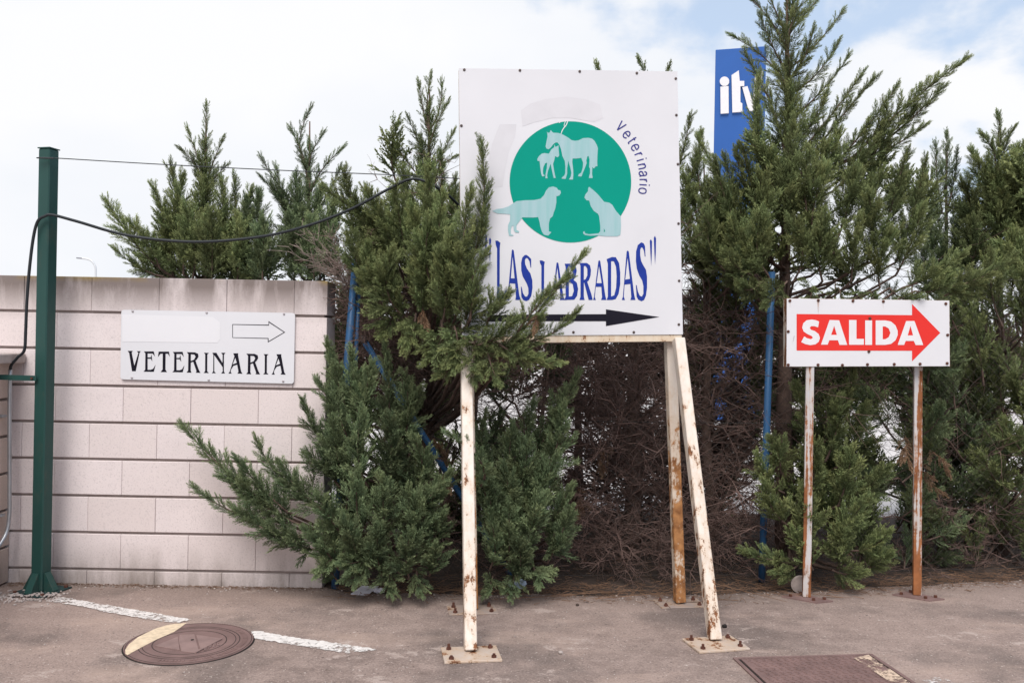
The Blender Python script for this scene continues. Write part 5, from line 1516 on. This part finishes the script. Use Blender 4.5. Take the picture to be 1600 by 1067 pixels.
# crumpled pale bag and paper at the foot of the hedge
def crumple(name, px, py, sx_, sy_, sz_, mat, label, cat, seed):
    g = G(px, py)
    r = np.random.default_rng(seed)
    bm = bmesh.new(); bmesh.ops.create_icosphere(bm, subdivisions=3, radius=1.0)
    for v in bm.verts:
        k = 0.72 + 0.4 * r.random()
        v.co = Vector((v.co.x * sx_ * k, v.co.y * sy_ * k, max(0.0, v.co.z * 0.5 + 0.5) * sz_ * 2 * k))
    me = bpy.data.meshes.new(name); bm.to_mesh(me); bm.free(); me.materials.append(MAT[mat])
    o = bpy.data.objects.new(name, me); COL.objects.link(o); o.location = (g[0], g[1], 0.0)
    return tag(o, label, cat)
crumple('plastic_bag', 808, 921, 0.055, 0.04, 0.035, 'bag', 'crumpled pale blue plastic bag under the low cypress', 'bag', 3)
crumple('waste_paper', 592, 926, 0.04, 0.03, 0.014, 'paper', 'crumpled pale paper scrap beside a folded sheet under the hedge', 'paper', 5)
g = G(568, 927)
mbp = MB()
mbp.hexa([(g[0] - 0.07, g[1] - 0.03, 0.002), (g[0] + 0.03, g[1] - 0.045, 0.002), (g[0] + 0.08, g[1] + 0.05, 0.028), (g[0] - 0.02, g[1] + 0.06, 0.025), (g[0] - 0.07, g[1] - 0.03, 0.006), (g[0] + 0.03, g[1] - 0.045, 0.006), (g[0] + 0.08, g[1] + 0.05, 0.032), (g[0] - 0.02, g[1] + 0.06, 0.030)])
tag(mbp.build('folded_sheet', 'paper', None), 'folded pale sheet of paper lying under the hedge by the wall end', 'paper')
g = G(1250, 930)
mbd = MB(); mbd.tube([(g[0] + 0.012, g[1] + 0.030, 0.056), (g[0] + 0.014, g[1] + 0.045, 0.060)], 0.056, 20)
tag(mbd.build('stone_disc', 'coping', None), 'grey round disc leaning behind the rusty post of the SALIDA sign', 'disc')

# ------------------------------------------------------------------ far things: blue totem, street lamp
TA, TB = P(1118, 300, 18.0), P(1197, 300, 17.73)
tp_ = Plane(TA, (TB - TA) * np.array([1, 1, 0]))
tt = thing('totem_sign', (TA[0] / 2 + TB[0] / 2, 18.0, 0), 'tall blue totem sign with white itv letters standing beyond the hedge', 'sign')
a, b = tp_.hit(1118, 77.5), tp_.hit(1197, 73)
wx = np.linalg.norm((b - a)[:2])
ztop = (a[2] + b[2]) / 2
c0, c1 = np.array([a[0], a[1], 0]), np.array([b[0], b[1], 0])
MB().hexa([tuple(p) for p in (c0, c1, c1 - tp_.n * 0.35, c0 - tp_.n * 0.35)] + [tuple(p + np.array([0, 0, ztop])) for p in (c0, c1, c1 - tp_.n * 0.35, c0 - tp_.n * 0.35)]).build('pillar', 'totem_blue', tt, bevel=0.01)
def relief(name, pts, mat, h=0.05):
    q_ = [tp_.hit(x, y, 0.002) for x, y in pts]
    n_ = len(q_)
    MB().add(list(q_) + [p + tp_.n * h for p in q_], [tuple(range(n_)), tuple(range(2 * n_ - 1, n_ - 1, -1))] + [(i, (i + 1) % n_, n_ + (i + 1) % n_, n_ + i) for i in range(n_)]).build(name, mat, tt)
relief('letter', [(1125.8, 137), (1138.5, 136), (1138.8, 178), (1126.2, 179)], 'white_print')
relief('letter_dot', [(1132.2 + 7.4 * math.cos(k), 128.6 + 7.4 * math.sin(k)) for k in np.linspace(0, 6.283, 20, endpoint=False)], 'white_print')
relief('letter', [(1143.2, 119), (1154.5, 111.5), (1156, 128), (1163, 128), (1163, 136), (1157, 136), (1157, 161), (1160, 163), (1160, 176), (1144.5, 177)], 'white_print')
relief('letter', [(1160, 138), (1168, 136), (1176, 160), (1180, 118), (1192, 112), (1184, 174), (1170, 175)], 'white_print')

ld = 80.0
lb = P(149, 430, ld)
lamp = thing('street_lamp', (lb[0], ld, 0), 'distant grey street lamp with curved arm beyond the block wall', 'street lamp')
MB().tube(catmull([(lb[0], ld, 0), (lb[0], ld, lb[2] * 0.6), P(149.5, 425, ld), P(147, 413, ld), P(140, 406, ld), P(128, 403.5, ld)], 6), [0.09] * 31, 8).build('pole', 'lamp_metal', lamp)
h0, h1 = P(128.5, 403.8, ld), P(120, 403.2, ld)
MB().bar(h0, h1, 0.3, 0.11, (0, 1, 0)).build('lamp_head', 'lamp_head', lamp, bevel=0.03)

print('foliage and twig triangles', TOTAL_TRIS)
